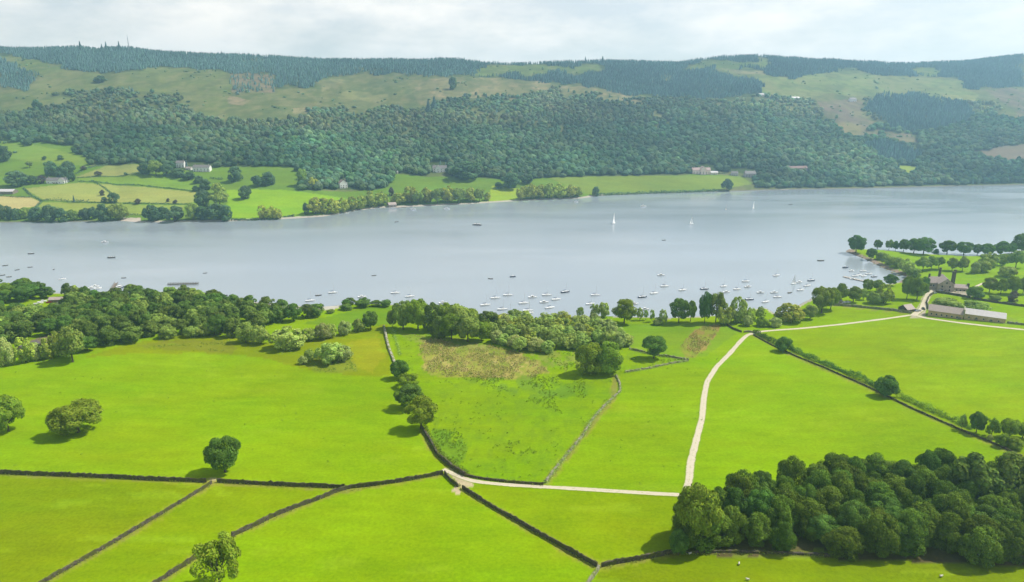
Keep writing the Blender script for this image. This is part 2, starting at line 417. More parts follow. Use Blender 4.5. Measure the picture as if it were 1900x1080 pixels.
blend(ru4 & (mott > 0.0), (0.10, 0.19, 0.02), 0.6)
ru5 = soft([(800,795),(850,800),(870,830),(850,870),(820,850)], seed=16, jit=8); blend(ru5 & (mott > -0.2), (0.085, 0.19, 0.015), 0.6)
# lakeside meadow, right of the willows
blend(soft([(1090,600),(1180,600),(1345,600),(1375,612),(1310,660),(1278,664),(1168,646)], seed=9, jit=3), (0.135, 0.235, 0.012), 0.9)
rd = soft([(1262,640),(1300,605),(1338,602),(1322,632),(1290,664),(1272,662)], seed=10, jit=7)
blend(rd, (0.20, 0.20, 0.04), 0.65); blend(rd & (mott > 0.05), (0.27, 0.17, 0.06), 0.6)
# bare earth in gateways, under the copse, yards
blend(soft([(818,868),(850,872),(868,892),(880,900),(850,916),(838,912),(848,894)], seed=11, jit=4), (0.42, 0.34, 0.22), 0.9)
blend(soft([(388,884),(404,884),(402,898),(384,897)], seed=13, jit=3), (0.42, 0.36, 0.20), 0.9)
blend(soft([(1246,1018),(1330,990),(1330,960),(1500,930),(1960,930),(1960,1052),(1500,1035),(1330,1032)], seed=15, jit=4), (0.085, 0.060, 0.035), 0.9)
blend(soft([(35,655),(45,635),(115,612),(112,640),(95,652),(60,660)], seed=17, jit=3), (0.16, 0.115, 0.09), 0.9)
blend(soft([(40,596),(110,560),(150,552),(150,562),(100,576),(60,600)], seed=18, jit=3), (0.26, 0.24, 0.22), 0.9)
blend(soft([(1688,592),(1708,560),(1718,538),(1750,533),(1810,543),(1800,552),(1735,541),(1722,560),(1716,588)], seed=19, jit=2), (0.40, 0.34, 0.27), 0.9)
blend(in_poly(px, py, [(1722,586),(1730,572),(1880,590),(1900,600),(1870,603)]), (0.175, 0.25, 0.03), 0.8)
blend(in_poly(px, py, [(1560,440),(1950,440),(1950,535),(1700,535),(1690,512)]), (0.165, 0.285, 0.012), 0.8)
# pale grazed streaks in the fields
st = (fbm(X/26.0, Y/7.0, 55, 4) > 0.42)
blend(st & (D > 60) & ~cen, (0.205, 0.315, 0.010), 0.4)
st2 = (fbm(X/34.0+7, Y/16.0, 57, 3) > 0.35)
blend(st2 & (D > 60), (0.140, 0.240, 0.001), 0.4)
def near_line(pxs):
    a = np.array(pxs, float); L = ground(a[:, 0], a[:, 1])[:, :2]; d2 = np.full(X.shape, 1e9)
    x0, x1, y0, y1 = L[:, 0].min()-6, L[:, 0].max()+6, L[:, 1].min()-6, L[:, 1].max()+6
    k = (X > x0) & (X < x1) & (Y > y0) & (Y < y1); xs, ys = X[k], Y[k]; dd = np.full(xs.shape, 1e9)
    for (ax, ay), (bx, by) in zip(L[:-1], L[1:]):
        vx, vy = bx-ax, by-ay; t = np.clip(((xs-ax)*vx+(ys-ay)*vy)/(vx*vx+vy*vy), 0, 1)
        dd = np.minimum(dd, np.hypot(xs-ax-t*vx, ys-ay-t*vy))
    d2[k] = dd; return d2
fine_n = fbm(X/3.0, Y/4.0, 201, 3)
for wl_ in ([(-60,876),(0,879),(200,887),(383,895)], [(403,895),(540,902),(640,906)], [(393,897),(300,954),(200,1014),(40,1104)], [(822,880),(690,902),(622,914),(550,942),(430,996)], [(375,1026),(262,1102)],
            [(858,907),(960,968),(1040,1014),(1108,1052)], [(1116,1052),(1250,1026)], [(784,797),(812,846),(864,884)], [(1012,896),(1082,808),(1138,738),(1143,698)], [(1398,622),(1475,661),(1600,714),(1740,780),(1895,848)], [(1540,566),(1692,582)]):
    dl = near_line(wl_); blend((dl < 2.2+1.6*fine_n), (0.215, 0.255, 0.018), 0.65); blend((dl < 1.3+1.2*fine_n), (0.20, 0.17, 0.06), 0.5)
blend((fine_n > 0.25) & cen, (0.115, 0.205, 0.010), 0.45)
# shoreline shingle
sh = (D < 3.0+1.5*mott); blend(sh, (0.34, 0.31, 0.26), 0.95)
sh2 = (D < 14+4*mott) & in_poly(px, py, [(395,530),(640,555),(620,580),(400,565)]); blend(sh2, (0.40, 0.37, 0.31), 0.95)
bank = (D < 7+2*mott) & in_poly(px, py, [(1560,460),(1600,465),(1690,505),(1690,530),(1560,490)]); blend(bank, (0.24, 0.185, 0.14), 0.95)
blend(D < -0.3, (0.05, 0.06, 0.05))
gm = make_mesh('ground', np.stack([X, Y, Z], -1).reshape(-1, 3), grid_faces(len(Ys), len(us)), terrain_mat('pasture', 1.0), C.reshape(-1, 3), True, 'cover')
tag(link('ground', gm), kind='structure')

# ------------------------------------------------------------------ far hillside
CONIFER = [
 [(0,80),(0,168),(30,167),(50,165),(75,142),(112,128),(135,130),(195,138),(266,133),(271,125),(337,125),(421,132),(429,140),(431,171),(440,172),(508,168),(515,165),(586,163),(588,147),(640,142),(714,134),(771,137),(832,144),(880,143),(967,145),(1017,152),(1068,159),(1128,166),(1209,179),(1270,181),(1344,187),(1418,176),(1418,168),(1401,149),(1337,134),(1330,128),(1415,131),(1425,140),(1469,143),(1546,133),(1553,129),(1597,131),(1647,140),(1765,145),(1789,150),(1790,163),(1900,162),(1900,80)],
 [(1600,200),(1625,178),(1690,176),(1740,188),(1800,190),(1800,230),(1700,246),(1650,240),(1630,222)],
 [(1600,268),(1640,262),(1708,290),(1698,305),(1640,296)],
]
NOT_CONIFER = [ [(868,140),(900,122),(1110,120),(1118,134),(1000,140),(930,142)], [(1270,128),(1310,112),(1420,110),(1430,128),(1340,128)], [(60,108),(112,125),(118,132),(75,142),(0,112),(0,104)],
 [(431,137),(508,137),(508,171),(431,171)], [(1690,128),(1745,124),(1750,142),(1700,142)]]
WOOD = [[(0,215),(34,208),(101,195),(145,191),(141,181),(101,171),(219,168),(286,171),(335,178),(345,205),(387,222),(440,222),(488,225),(552,225),(572,205),(630,201),
 (714,201),(765,201),(788,201),(808,191),(866,178),(950,178),(1034,164),(1101,174),(1152,186),(1209,181),(1260,182),(1344,188),(1418,178),(1449,181),(1516,188),
 (1529,212),(1556,245),(1583,262),(1630,255),(1681,275),(1708,269),(1698,252),(1664,249),(1630,235),(1603,212),(1597,185),(1680,180),(1748,188),(1812,188),(1840,190),
 (1859,215),(1900,222),(1990,225),(1990,270),(1900,270),(1799,279),(1832,300),(1900,297),(1990,297),(1990,337),(1900,340),(1750,343),(1600,347),(1460,349),(1405,347),(1400,332),(1380,322),(1330,317),(1290,322),
 (1017,329),(960,334),(930,332),(880,330),(839,327),(822,317),(800,319),(790,327),(735,321),(720,346),(700,352),(560,352),(554,320),(530,308),(391,310),(330,318),(266,303),(168,307),(168,296),(135,282),(145,272),(54,262),(0,258)],
 [(556,312),(625,312),(625,352),(566,352)]]
CLEAR = [[(1657,306),(1701,309),(1698,323),(1677,326)], [(320,300),(395,303),(400,322),(330,318)], [(800,300),(832,300),(832,322),(800,322)], [(1290,304),(1330,306),(1330,324),(1288,326)],
 [(628,330),(648,330),(650,352),(625,352)], [(1355,312),(1400,314),(1410,330),(1355,330)], [(1462,310),(1500,310),(1500,322),(1462,322)]]
fus = ucols(1.5, 900); tt = np.concatenate([np.linspace(-0.05, 0, 6)[:-1], np.linspace(0, 1, 330), np.linspace(1, 1.7, 14)[1:]])
U, T = np.meshgrid(fus, tt)
e0, e1, s, r = far_params(U); Yf = s + (r-s)*T; Zf = z_far(U, Yf); Xf = U*Yf
px, py = project(np.stack([Xf, Yf, Zf], -1)); X, Y = Xf, Yf
py = np.where(T > 1, 90, py)
MOOR = (0.120, 0.140, 0.046)
C = np.empty(X.shape + (3,)); C[:] = MOOR
mott = fbm(X/22.0, Y/34.0, 177, 4)
blend(mott > 0.05, (0.095, 0.122, 0.038), 0.7); blend(mott < -0.25, (0.165, 0.155, 0.066), 0.6)
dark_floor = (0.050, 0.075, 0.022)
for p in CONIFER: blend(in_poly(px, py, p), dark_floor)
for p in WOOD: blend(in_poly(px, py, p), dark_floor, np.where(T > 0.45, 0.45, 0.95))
for p in NOT_CONIFER: blend(in_poly(px, py, p), (0.115, 0.165, 0.035), 0.9)
def field(poly, col, amt=1.0, jit=0):
    if jit:
        jx = 1.8*jit*fbm(X/38.0, Y/50.0, 5, 5); jy = 1.0*jit*fbm(X/38.0+7, Y/50.0, 8, 5)
        blend(in_poly(px+jx, py+jy, poly), col, amt)
    else: blend(in_poly(px, py, poly), col, amt)
PAST = (0.130, 0.158, 0.046)
field([(50,167),(75,150),(118,133),(195,138),(266,132),(269,126),(337,126),(421,133),(429,164),(428,188),(420,205),(387,222),(345,205),(335,176),(286,171),(219,168),(128,171),(101,171)], PAST, 1, 3)
field([(0,178),(50,169),(101,171),(141,181),(145,191),(101,195),(34,208),(0,218)], PAST, 1, 2)
field([(430,135),(508,137),(512,171),(431,172)], (0.21, 0.155, 0.10), 0.9, 3)
field([(425,178),(465,185),(450,197),(425,195)], (0.27, 0.21, 0.12), 0.8, 4)
field([(540,200),(582,200),(575,213),(540,212)], (0.28, 0.235, 0.12), 0.8, 5)
field([(586,150),(625,146),(640,150),(600,170)], (0.24, 0.215, 0.10), 0.6, 5)
field([(630,166),(715,176),(715,190),(630,182)], (0.235, 0.225, 0.085), 0.6, 6)
bb = [(768,166),(800,145),(832,146),(866,144),(967,147),(1017,154),(1068,161),(1128,168),(1209,181),(1200,188),(1152,188),(1101,180),(1034,172),(950,182),(866,182),(808,193),(788,203)]
field(bb, (0.25, 0.205, 0.105), 0.8, 9)
jm = in_poly(px, py, bb) & (mott > -0.05); blend(jm, (0.125, 0.140, 0.05), 0.65)
jn = in_poly(px, py, bb) & (mott < -0.3); blend(jn, (0.31, 0.25, 0.13), 0.6)
field([(1334,129),(1415,132),(1425,141),(1469,144),(1553,131),(1647,141),(1785,149),(1792,164),(1816,176),(1812,188),(1748,188),(1614,178),(1580,178),(1536,174),(1496,181),(1449,181),(1418,174),(1401,151)], (0.165, 0.205, 0.060), 1, 3)
field([(1334,128),(1420,132),(1425,140),(1380,140)], (0.25, 0.205, 0.12), 0.7, 4)
field([(1750,176),(1812,180),(1812,190),(1748,190)], (0.25, 0.255, 0.075), 0.8, 3)
br = (0.165, 0.125, 0.088)
field([(1516,188),(1597,185),(1603,212),(1630,235),(1664,249),(1698,252),(1708,269),(1681,275),(1630,255),(1583,262),(1556,245),(1529,212)], br, 0.95, 6)
field([(1545,225),(1600,232),(1600,262),(1560,250)], (0.26, 0.22, 0.07), 0.5, 6)
field([(1820,164),(1990,160),(1990,224),(1900,222),(1883,208),(1859,190)], br, 0.9, 6)
field([(1799,279),(1900,269),(1990,268),(1990,298),(1832,298)], br, 0.8, 6)
field([(1657,306),(1701,309),(1698,323),(1677,326)], (0.22, 0.28, 0.04), 1)
up = (T > 0.25) & (T < 1)
vm = fbm(X/60.0, Y/80.0, 301, 4); blend(up, (0.085, 0.112, 0.040), 0.55*np.clip((vm-0.02)*4, 0, 1)); blend(up, (0.165, 0.165, 0.066), 0.5*np.clip((-vm-0.05)*4, 0, 1))
vk = fbm(X/12.0, Y/18.0, 305, 4); blend(up, (0.075, 0.100, 0.036), 0.45*np.clip((vk-0.1)*5, 0, 1)); blend(up, (0.20, 0.185, 0.085), 0.4*np.clip((-vk-0.18)*5, 0, 1))
# lower farmland
FG = (0.112, 0.195, 0.020); FB = (0.175, 0.315, 0.010); TAN = (0.270, 0.270, 0.075)
low = [(-200,256),(0,256),(54,262),(145,272),(135,282),(168,296),(168,310),(266,303),(330,318),(391,311),(530,308),(556,312),(566,352),(640,356),(700,352),(720,346),(731,322),(790,328),(839,327),(930,333),(1017,329),(1270,325),(1300,322),(1375,327),(1395,340),(1300,358),(1100,368),(900,380),(700,390),(520,412),(0,420),(-200,420)]
field(low, FG, 1)
field([(0,262),(60,268),(130,284),(168,298),(160,308),(60,300),(0,290)], (0.165, 0.245, 0.030), 0.8, 3)
field([(1017,329),(1270,325),(1375,327),(1395,342),(1300,356),(1100,365)], (0.160, 0.220, 0.030), 0.9)
field([(421,352),(520,352),(600,362),(660,370),(640,392),(560,404),(430,408),(421,380)], FB, 1, 2)
field([(141,329),(150,325),(202,306),(266,305),(263,319),(236,326),(145,330)], (0.225, 0.245, 0.065), 1)
field([(145,331),(242,327),(354,337),(367,346),(364,354),(269,346),(145,337)], (0.150, 0.250, 0.028), 1)
field([(44,350),(145,339),(269,347),(364,357),(357,378),(236,376),(162,374),(81,371)], (0.255, 0.280, 0.065), 1)
field([(-100,360),(0,363),(57,366),(77,375),(67,383),(30,388),(-100,384)], (0.400, 0.340, 0.130), 1)
field([(81,375),(182,378),(343,381),(337,397),(229,400),(120,402),(67,384)], (0.215, 0.270, 0.045), 1)
field([(913,344),(980,352),(960,374),(905,374)], (0.24, 0.33, 0.02), 0.9)
field([(700,352),(722,346),(770,346),(760,372),(690,384),(640,388),(640,362)], FG, 0.9)
# thin field boundaries between plots are built as hedges below; shore shingle
ds = Y - s
shing = (ds > -20) & (ds < 9) & (px < 1120) & ~in_poly(px, py, [(-100,300),(225,300),(225,420),(-100,420)])
blend(shing, (0.38, 0.345, 0.285), 0.95)
blend((ds < 4) & ((px > 1120) | (px < 225)), (0.16, 0.15, 0.12), 0.9)
field([(225,404),(262,404),(262,416),(225,416)], (0.46, 0.39, 0.32), 0.9)
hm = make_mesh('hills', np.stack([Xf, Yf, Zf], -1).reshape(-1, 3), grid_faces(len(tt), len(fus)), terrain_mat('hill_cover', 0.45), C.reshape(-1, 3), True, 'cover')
tag(link('hills', hm), kind='structure')

# ------------------------------------------------------------------ lake
def water_mat():
    m, n, l, b = new_mat('lake_water')
    b.inputs['Base Color'].default_value = (0.272, 0.308, 0.335, 1)
    b.inputs['Roughness'].default_value = 0.16; b.inputs['IOR'].default_value = 1.4
    b.inputs['Specular IOR Level'].default_value = 0.85
    t = n.new('ShaderNodeTexCoord'); mp_ = n.new('ShaderNodeMapping'); mp_.inputs['Scale'].default_value = (0.004, 0.016, 1); mp_.inputs['Rotation'].default_value = (0, 0, 0.25)
    l.new(t.outputs['Object'], mp_.inputs['Vector'])
    ns = n.new('ShaderNodeTexNoise'); ns.inputs['Scale'].default_value = 1.0; ns.inputs['Detail'].default_value = 5
    l.new(mp_.outputs[0], ns.inputs['Vector'])
    mr = n.new('ShaderNodeMapRange'); mr.inputs['From Min'].default_value = 0.3; mr.inputs['From Max'].default_value = 0.7
    mr.inputs['To Min'].default_value = 0.06; mr.inputs['To Max'].default_value = 0.24
    l.new(ns.outputs['Fac'], mr.inputs['Value']); l.new(mr.outputs[0], b.inputs['Roughness'])
    rip = n.new('ShaderNodeTexNoise'); rip.inputs['Scale'].default_value = 0.35; rip.inputs['Detail'].default_value = 3
    mp2 = n.new('ShaderNodeMapping'); mp2.inputs['Scale'].default_value = (0.6, 1.4, 1); l.new(t.outputs['Object'], mp2.inputs['Vector']); l.new(mp2.outputs[0], rip.inputs['Vector'])
    bp = n.new('ShaderNodeBump'); bp.inputs['Strength'].default_value = 0.10; bp.inputs['Distance'].default_value = 0.25
    l.new(rip.outputs['Fac'], bp.inputs['Height']); l.new(bp.outputs[0], b.inputs['Normal'])
    return m
lk = make_mesh('lake', [(-4000, 150, 0), (4000, 150, 0), (4000, 2400, 0), (-4000, 2400, 0)], [(0, 1, 2, 3)], water_mat())
tag(link('lake', lk), kind='structure')

# ------------------------------------------------------------------ haze
def build_haze():
    mb = MB(); mb.box(-4300, 4300, -160, 3500, -7, 372)
    m = bpy.data.materials.new('haze_air'); m.use_nodes = True
    n = m.node_tree.nodes; l = m.node_tree.links; n.clear()
    out = n.new('ShaderNodeOutputMaterial'); pv = n.new('ShaderNodeVolumePrincipled')
    pv.inputs['Color'].default_value = (0.46, 0.76, 1.0, 1); pv.inputs['Density'].default_value = HAZE_DENSITY
    pv.inputs['Anisotropy'].default_value = 0.55
    l.new(pv.outputs[0], out.inputs['Volume'])
    tag(mb.build('haze', m), kind='stuff')
build_haze()

# ------------------------------------------------------------------ tracks
def densify(P, step):
    out = [P[0]]
    for a, b in zip(P[:-1], P[1:]):
        n = max(1, int(np.linalg.norm(b-a)/step))
        for k in range(1, n+1): out.append(a+(b-a)*k/n)
    return np.array(out)
def smooth_line(P, it=3):
    P = P.copy()
    for _ in range(it): P[1:-1] = 0.25*P[:-2] + 0.5*P[1:-1] + 0.25*P[2:]
    return P
def line_on_ground(pxs, step=1.5, it=6, far=False):
    a = np.array(pxs, float)
    P = (far_ground if far else ground)(a[:, 0], a[:, 1])[:, :2]
    return smooth_line(densify(P, step), it)
def side_normals(P):
    t = np.gradient(P, axis=0); t /= np.linalg.norm(t, axis=1)[:, None]+1e-9
    return np.stack([-t[:, 1], t[:, 0]], -1)
def track_mat():
    m, n, l, b = new_mat('track_gravel')
    t = n.new('ShaderNodeTexCoord')
    ns = n.new('ShaderNodeTexNoise'); ns.inputs['Scale'].default_value = 0.7; ns.inputs['Detail'].default_value = 6
    l.new(t.outputs['Object'], ns.inputs['Vector'])
    rp = n.new('ShaderNodeValToRGB'); e = rp.color_ramp.elements
    e[0].position = 0.26; e[0].color = (0.40, 0.34, 0.24, 1); e[1].position = 0.46; e[1].color = (0.49, 0.43, 0.31, 1)
    l.new(ns.outputs['Fac'], rp.inputs['Fac'])
    at = n.new('ShaderNodeAttribute'); at.attribute_name = 'verge'
    n2_ = n.new('ShaderNodeTexNoise'); n2_.inputs['Scale'].default_value = 0.9; n2_.inputs['Detail'].default_value = 5; l.new(t.outputs['Object'], n2_.inputs['Vector'])
    ad = n.new('ShaderNodeMath'); ad.operation = 'ADD'; l.new(at.outputs['Fac'], ad.inputs[0]); l.new(n2_.outputs['Fac'], ad.inputs[1])
    mr = n.new('ShaderNodeMapRange'); mr.inputs['From Min'].default_value = 1.0; mr.inputs['From Max'].default_value = 1.3; l.new(ad.outputs[0], mr.inputs['Value'])
    mx = n.new('ShaderNodeMix'); mx.data_type = 'RGBA'; mx.inputs[7].default_value = (0.17, 0.24, 0.01, 1)
    l.new(rp.outputs[0], mx.inputs[6]); l.new(mr.outputs[0], mx.inputs[0]); l.new(mx.outputs[2], b.inputs['Base Color'])
    b.inputs['Roughness'].default_value = 0.95
    return m
TRACK = track_mat()
def track(pxs, width, lift=0.07):
    P = line_on_ground(pxs, 1.2, 10); N = side_normals(P)
    rows = []
    w = width*(1+0.12*fbm(np.arange(len(P))/4.0, np.zeros(len(P)), 41, 2))
    offs = np.array([-0.62, -0.5, -0.36, -0.22, -0.06, 0.06, 0.22, 0.36, 0.5, 0.62]); vg = np.array([1.0, 0.62, 0.2, 0.12, 0.50, 0.50, 0.12, 0.2, 0.62, 1.0])
    for o in offs:
        q = P + N*(w*o)[:, None]
        rows.append(np.column_stack([q, z_near(q[:, 0], q[:, 1]) + lift + 0.04*(1-min(1, abs(o)*2))]))
    V = np.stack(rows, 1).reshape(-1, 3)
    me = make_mesh('track', V, grid_faces(len(P), len(offs)), TRACK, np.tile(vg, len(P)), True, 'verge')
    tag(link('track', me), kind='structure')
track([(1262,960),(1272,918),(1279,890),(1281,860),(1291,820),(1303,775),(1306,738),(1312,708),(1330,680),(1355,655),(1374,633),(1387,621),(1412,615),(1480,610),(1560,602),(1640,592),(1688,585),(1702,583)], 2.6)
track([(1692,583),(1715,590),(1780,599),(1840,606),(1960,618)], 3.2, 0.09)
track([(1694,586),(1712,572),(1718,556),(1722,546),(1734,538)], 4.0, 0.11)
track([(1275,919),(1180,914),(1100,909),(1000,903),(920,898),(870,892),(848,882),(822,871)], 2.3)
track([(1800,542),(1812,531),(1828,524),(1845,523)], 2.2)

# ------------------------------------------------------------------ foliage shapes
def leaf_quads(cen, nrm, size, rng, aspect=1.0):
    n = len(cen)
    r = rng.normal(size=(n, 3)); a = np.cross(nrm, r); a /= np.linalg.norm(a, axis=1)[:, None]+1e-9
    b = np.cross(nrm, a)
    s = size*rng.uniform(0.65, 1.35, n)[:, None]
    a = a*s; b = b*s*aspect
    bow = nrm*s*0.25
    V = np.stack([cen-a, cen-b*0.8+bow, cen+a, cen+b*0.8+bow], 1).reshape(-1, 3)
    Fc = np.arange(n*4).reshape(n, 4)
    return V, Fc
def crown_mesh(seed, mat, shape='oak', n=3600, leaf=0.034, lobes=26, open_=0.0):
    rng = np.random.default_rng(seed)
    cen = []; rad = []
    for k in range(lobes):
        while True:
            v = rng.normal(size=3); v /= np.linalg.norm(v)
            if shape in ('oak', 'open', 'spread') and v[2] < -0.8: continue
            if shape in ('bush', 'willow') and v[2] < -0.25: continue
            break
        rr = rng.uniform(0.62, 0.98)
        if shape == 'oak':   c = np.array([v[0]*0.36*(0.82 if v[2] < -0.2 else 1), v[1]*0.36*(0.82 if v[2] < -0.2 else 1), 0.54+v[2]*0.33]); q = rng.uniform(0.09, 0.165)
        elif shape == 'spread': c = np.array([v[0]*0.39, v[1]*0.39, 0.47+v[2]*0.36]); q = rng.uniform(0.085, 0.14)
        elif shape == 'open': c = np.array([v[0]*0.40*rr, v[1]*0.40*rr, 0.54+v[2]*0.40*rr]); q = rng.uniform(0.085, 0.13)
        elif shape == 'tall': c = np.array([v[0]*0.35*rr, v[1]*0.35*rr, 0.46+v[2]*0.42]); q = rng.uniform(0.085, 0.165)
        elif shape == 'willow': c = np.array([v[0]*0.36, v[1]*0.36, 0.36+v[2]*0.48]); q = rng.uniform(0.08, 0.15)
        else: c = np.array([v[0]*0.34, v[1]*0.34, 0.34+v[2]*0.46]); q = rng.uniform(0.12, 0.20)
        cen.append(c); rad.append(q)
    if shape not in ('open',):
        for k in range(5):
            cen.append(np.array([rng.normal()*0.07, rng.normal()*0.07, (0.58 if shape in ('oak', 'spread', 'tall') else 0.35)+rng.normal()*0.08])); rad.append(0.26 if shape != 'tall' else 0.22)
    cen = np.array(cen); rad = np.array(rad); mid = np.array([0, 0, cen[:, 2].mean()])
    w = rad**2; w[-5:] *= 0.5; w /= w.sum()
    idx = rng.choice(len(cen), n, p=w)
    d = rng.normal(size=(n, 3)); d /= np.linalg.norm(d, axis=1)[:, None]
    out = cen[idx]-mid; out /= np.linalg.norm(out, axis=1)[:, None]+1e-9
    d = d + out*0.55 + np.array([0, 0, 0.18]); d /= np.linalg.norm(d, axis=1)[:, None]
    zs = 0.82 if shape in ('oak', 'spread') else 1.0
    rr = rad[idx]*rng.uniform(0.72, 1.08, n)
    P = cen[idx] + d*rr[:, None]*np.array([1, 1, zs])
    lump = rng.uniform(0.78, 1.22, len(cen))[idx]
    nr = d*0.9 + np.array([0, 0, 0.22]) + rng.normal(size=(n, 3))*0.27; nr /= np.linalg.norm(nr, axis=1)[:, None]
    P[:, 2] = np.clip(P[:, 2], 0.0, None)
    P[:, 2] /= P[:, 2].max(); sc = np.quantile(np.linalg.norm(P[:, :2], axis=1), 0.985); P[:, :2] *= 0.5/sc
    V, Fc = leaf_quads(P, nr, leaf, rng)
    tint = (lump*rng.uniform(0.8, 1.2, n))
    col = np.stack([tint*rng.uniform(0.9, 1.15, n), tint, tint*rng.uniform(0.8, 1.1, n)], -1).repeat(4, 0)
    return make_mesh('crown', V, Fc, mat, col)
def trunk_mesh(seed, low=0.34, shape='oak'):
    rng = random.Random(seed); mb = MB()
    h = low
    mb.tube([(0, 0, -0.03), (0, 0, 0.02), (0.01, 0, h*0.5), (0.0, 0.01, h), (0.01, 0.0, h+0.28)], [0.05, 0.036, 0.028, 0.024, 0.008], 7)
    for k in range(7):
        a = k*2*math.pi/7 + rng.uniform(-0.4, 0.4); L = rng.uniform(0.22, 0.36); z0 = h*rng.uniform(0.7, 1.05)
        mb.tube([(0, 0, z0), (math.cos(a)*L*0.5, math.sin(a)*L*0.5, z0+0.10), (math.cos(a)*L, math.sin(a)*L, z0+rng.uniform(0.2, 0.36))], [0.018, 0.012, 0.004], 5)
    return mb.mesh('trunk', BARK, True)
TRUNKS = {'oak': trunk_mesh(1, 0.30), 'bush': trunk_mesh(2, 0.14), 'tall': trunk_mesh(3, 0.26), 'open': trunk_mesh(4, 0.34)}
PROTO = {}
def protos(style):
    if style in PROTO: return PROTO[style]
    spec = {'oak': ('oak', 'oak', 4), 'spread': ('oak', 'spread', 2), 'dark': ('dark', 'oak', 4), 'copse': ('copse', 'tall', 6), 'wood': ('wood', 'tall', 6),
            'willow': ('willow', 'willow', 5), 'pale': ('pale', 'bush', 3), 'bush': ('oak', 'bush', 3), 'open': ('oak', 'open', 2), 'yellow': ('yellow', 'willow', 4),
            'park': ('park', 'oak', 5), 'far': ('far', 'tall', 4), 'purple': ('purple', 'tall', 2), 'paleopen': ('willow', 'open', 3), 'darkbush': ('dark', 'bush', 3), 'parkbush': ('park', 'bush', 3), 'farbush': ('far', 'bush', 4), 'domeoak': ('oak', 'willow', 3)}[style]
    kw = dict(n=3600, leaf=0.034)
    if style == 'copse': kw = dict(n=9500, leaf=0.0215, lobes=52)
    if style in ('oak', 'spread', 'dark'): kw = dict(n=8500, leaf=0.0225, lobes=64 if style == 'spread' else 46)
    if style in ('open', 'paleopen'): kw = dict(n=4200, leaf=0.024, lobes=46)
    if style == 'domeoak': kw = dict(n=7000, leaf=0.024, lobes=40)
    if style in ('far', 'yellow', 'farbush'): kw = dict(n=1500, leaf=0.052)
    if style == 'wood': kw = dict(n=3200, leaf=0.036)
    PROTO[style] = [crown_mesh(100+hash_(style)+i*17, LEAF[spec[0]], spec[1], **kw) for i in range(spec[2])]
    return PROTO[style]
def hash_(s): return sum(ord(c)*(i+3) for i, c in enumerate(s)) % 9973
TRUNK_OF = {'willow': 'bush', 'pale': 'bush', 'bush': 'bush', 'yellow': 'bush', 'darkbush': 'bush', 'parkbush': 'bush', 'farbush': 'bush', 'domeoak': 'bush', 'copse': 'tall', 'wood': 'tall', 'far': 'tall', 'purple': 'tall', 'open': 'open', 'paleopen': 'open'}
_pick = {}
def put_tree(name, style, loc, Wm, Hm, label, cat='tree', group=None):
    ps = protos(style); k = _pick.get(style, 0); _pick[style] = k+1
    root = thing(name, label, cat, (loc[0], loc[1], loc[2]-0.1), random.uniform(0, 6.28), group)
    c = link('crown', ps[k % len(ps)], root); c.scale = (Wm, Wm*random.uniform(0.92, 1.08), Hm)
    t = link('trunk', TRUNKS[TRUNK_OF.get(style, 'oak')], root); t.scale = (Wm*0.9, Wm*0.9, Hm)
    return root
def tree_px(name, style, x, yb, yt, w, label, cat='tree', group=None, far=False, hmul=1.0):
    P = (far_ground([x], [yb])[0] if far else ground(np.array([x]), np.array([yb]))[0])
    zc = P[1]*CP - (P[2]-CAMH)*SP; m = zc/F
    dep = math.atan2(CAMH-P[2], P[1])
    Wm = w*m; Hm = max((yb-yt)*m/math.cos(dep)*0.97*hmul, 0.6)
    if TRUNK_OF.get(style) == 'bush':       # the given base is the front edge of a crown that reaches the ground
        P = P.copy(); P[1] += Wm*0.30; P[2] = float(z_near(np.array([P[0]]), np.array([P[1]]))[0]) if not far else float(zf_xy(np.array([P[0]]), np.array([P[1]]))[0])
        Hm = max(Hm - Wm*0.30*math.tan(dep), Hm*0.6)
    return put_tree(name, style, P, Wm, Hm, label, cat, group)
ORD = ['zeroth','first','second','third','fourth','fifth','sixth','seventh','eighth','ninth','tenth','eleventh','twelfth','thirteenth','fourteenth','fifteenth','sixteenth',
 'seventeenth','eighteenth','nineteenth','twentieth','twenty-first','twenty-second','twenty-third','twenty-fourth','twenty-fifth','twenty-sixth','twenty-seventh','twenty-eighth','twenty-ninth','thirtieth',
 'thirty-first','thirty-second','thirty-third','thirty-fourth','thirty-fifth']

# ------------------------------------------------------------------ single trees of the fields
T = tree_px
T('field_tree', 'spread', 16, 800, 736, 64, 'broad round tree cut by the left frame edge in the big field', group='trees standing in the fields')
T('field_tree', 'spread', 146, 802, 747, 92, 'low wide spreading tree with a long shadow in the big left field', group='trees standing in the fields')
T('field_tree', 'dark', 418, 876, 813, 64, 'dark tree just behind the wall junction in the left foreground', group='trees standing in the fields')
T('field_tree', 'open', 408, 1090, 1005, 86, 'loose light green tree at the bottom of the frame', group='trees standing in the fields')
T('field_tree', 'dark', 1213, 665, 622, 45, 'dark lone tree beside the low looping wall right of the willows', group='trees standing in the fields')
T('field_tree', 'domeoak', 1094, 699, 633, 56, 'left tree of the close pair in the middle of the pasture', group='trees standing in the fields')
T('field_tree', 'domeoak', 1132, 697, 631, 54, 'paler right tree of the close pair in the middle of the pasture', group='trees standing in the fields')
for x, yb, yt, w, st, lb in [(742,702,668,36,'dark','farthest tree of the dark row along the central hedge bank'), (758,718,692,42,'open','thin sprawling tree, next to farthest in the row along the central hedge bank'),
  (760,757,713,54,'dark','rounded dark tree just behind the nearest tree of the central hedge row'), (781,796,735,62,'oak','nearest and largest tree of the row on the central hedge bank')]:
    T('hedge_tree', st, x, yb, yt, w, lb, group='trees along the field hedges')
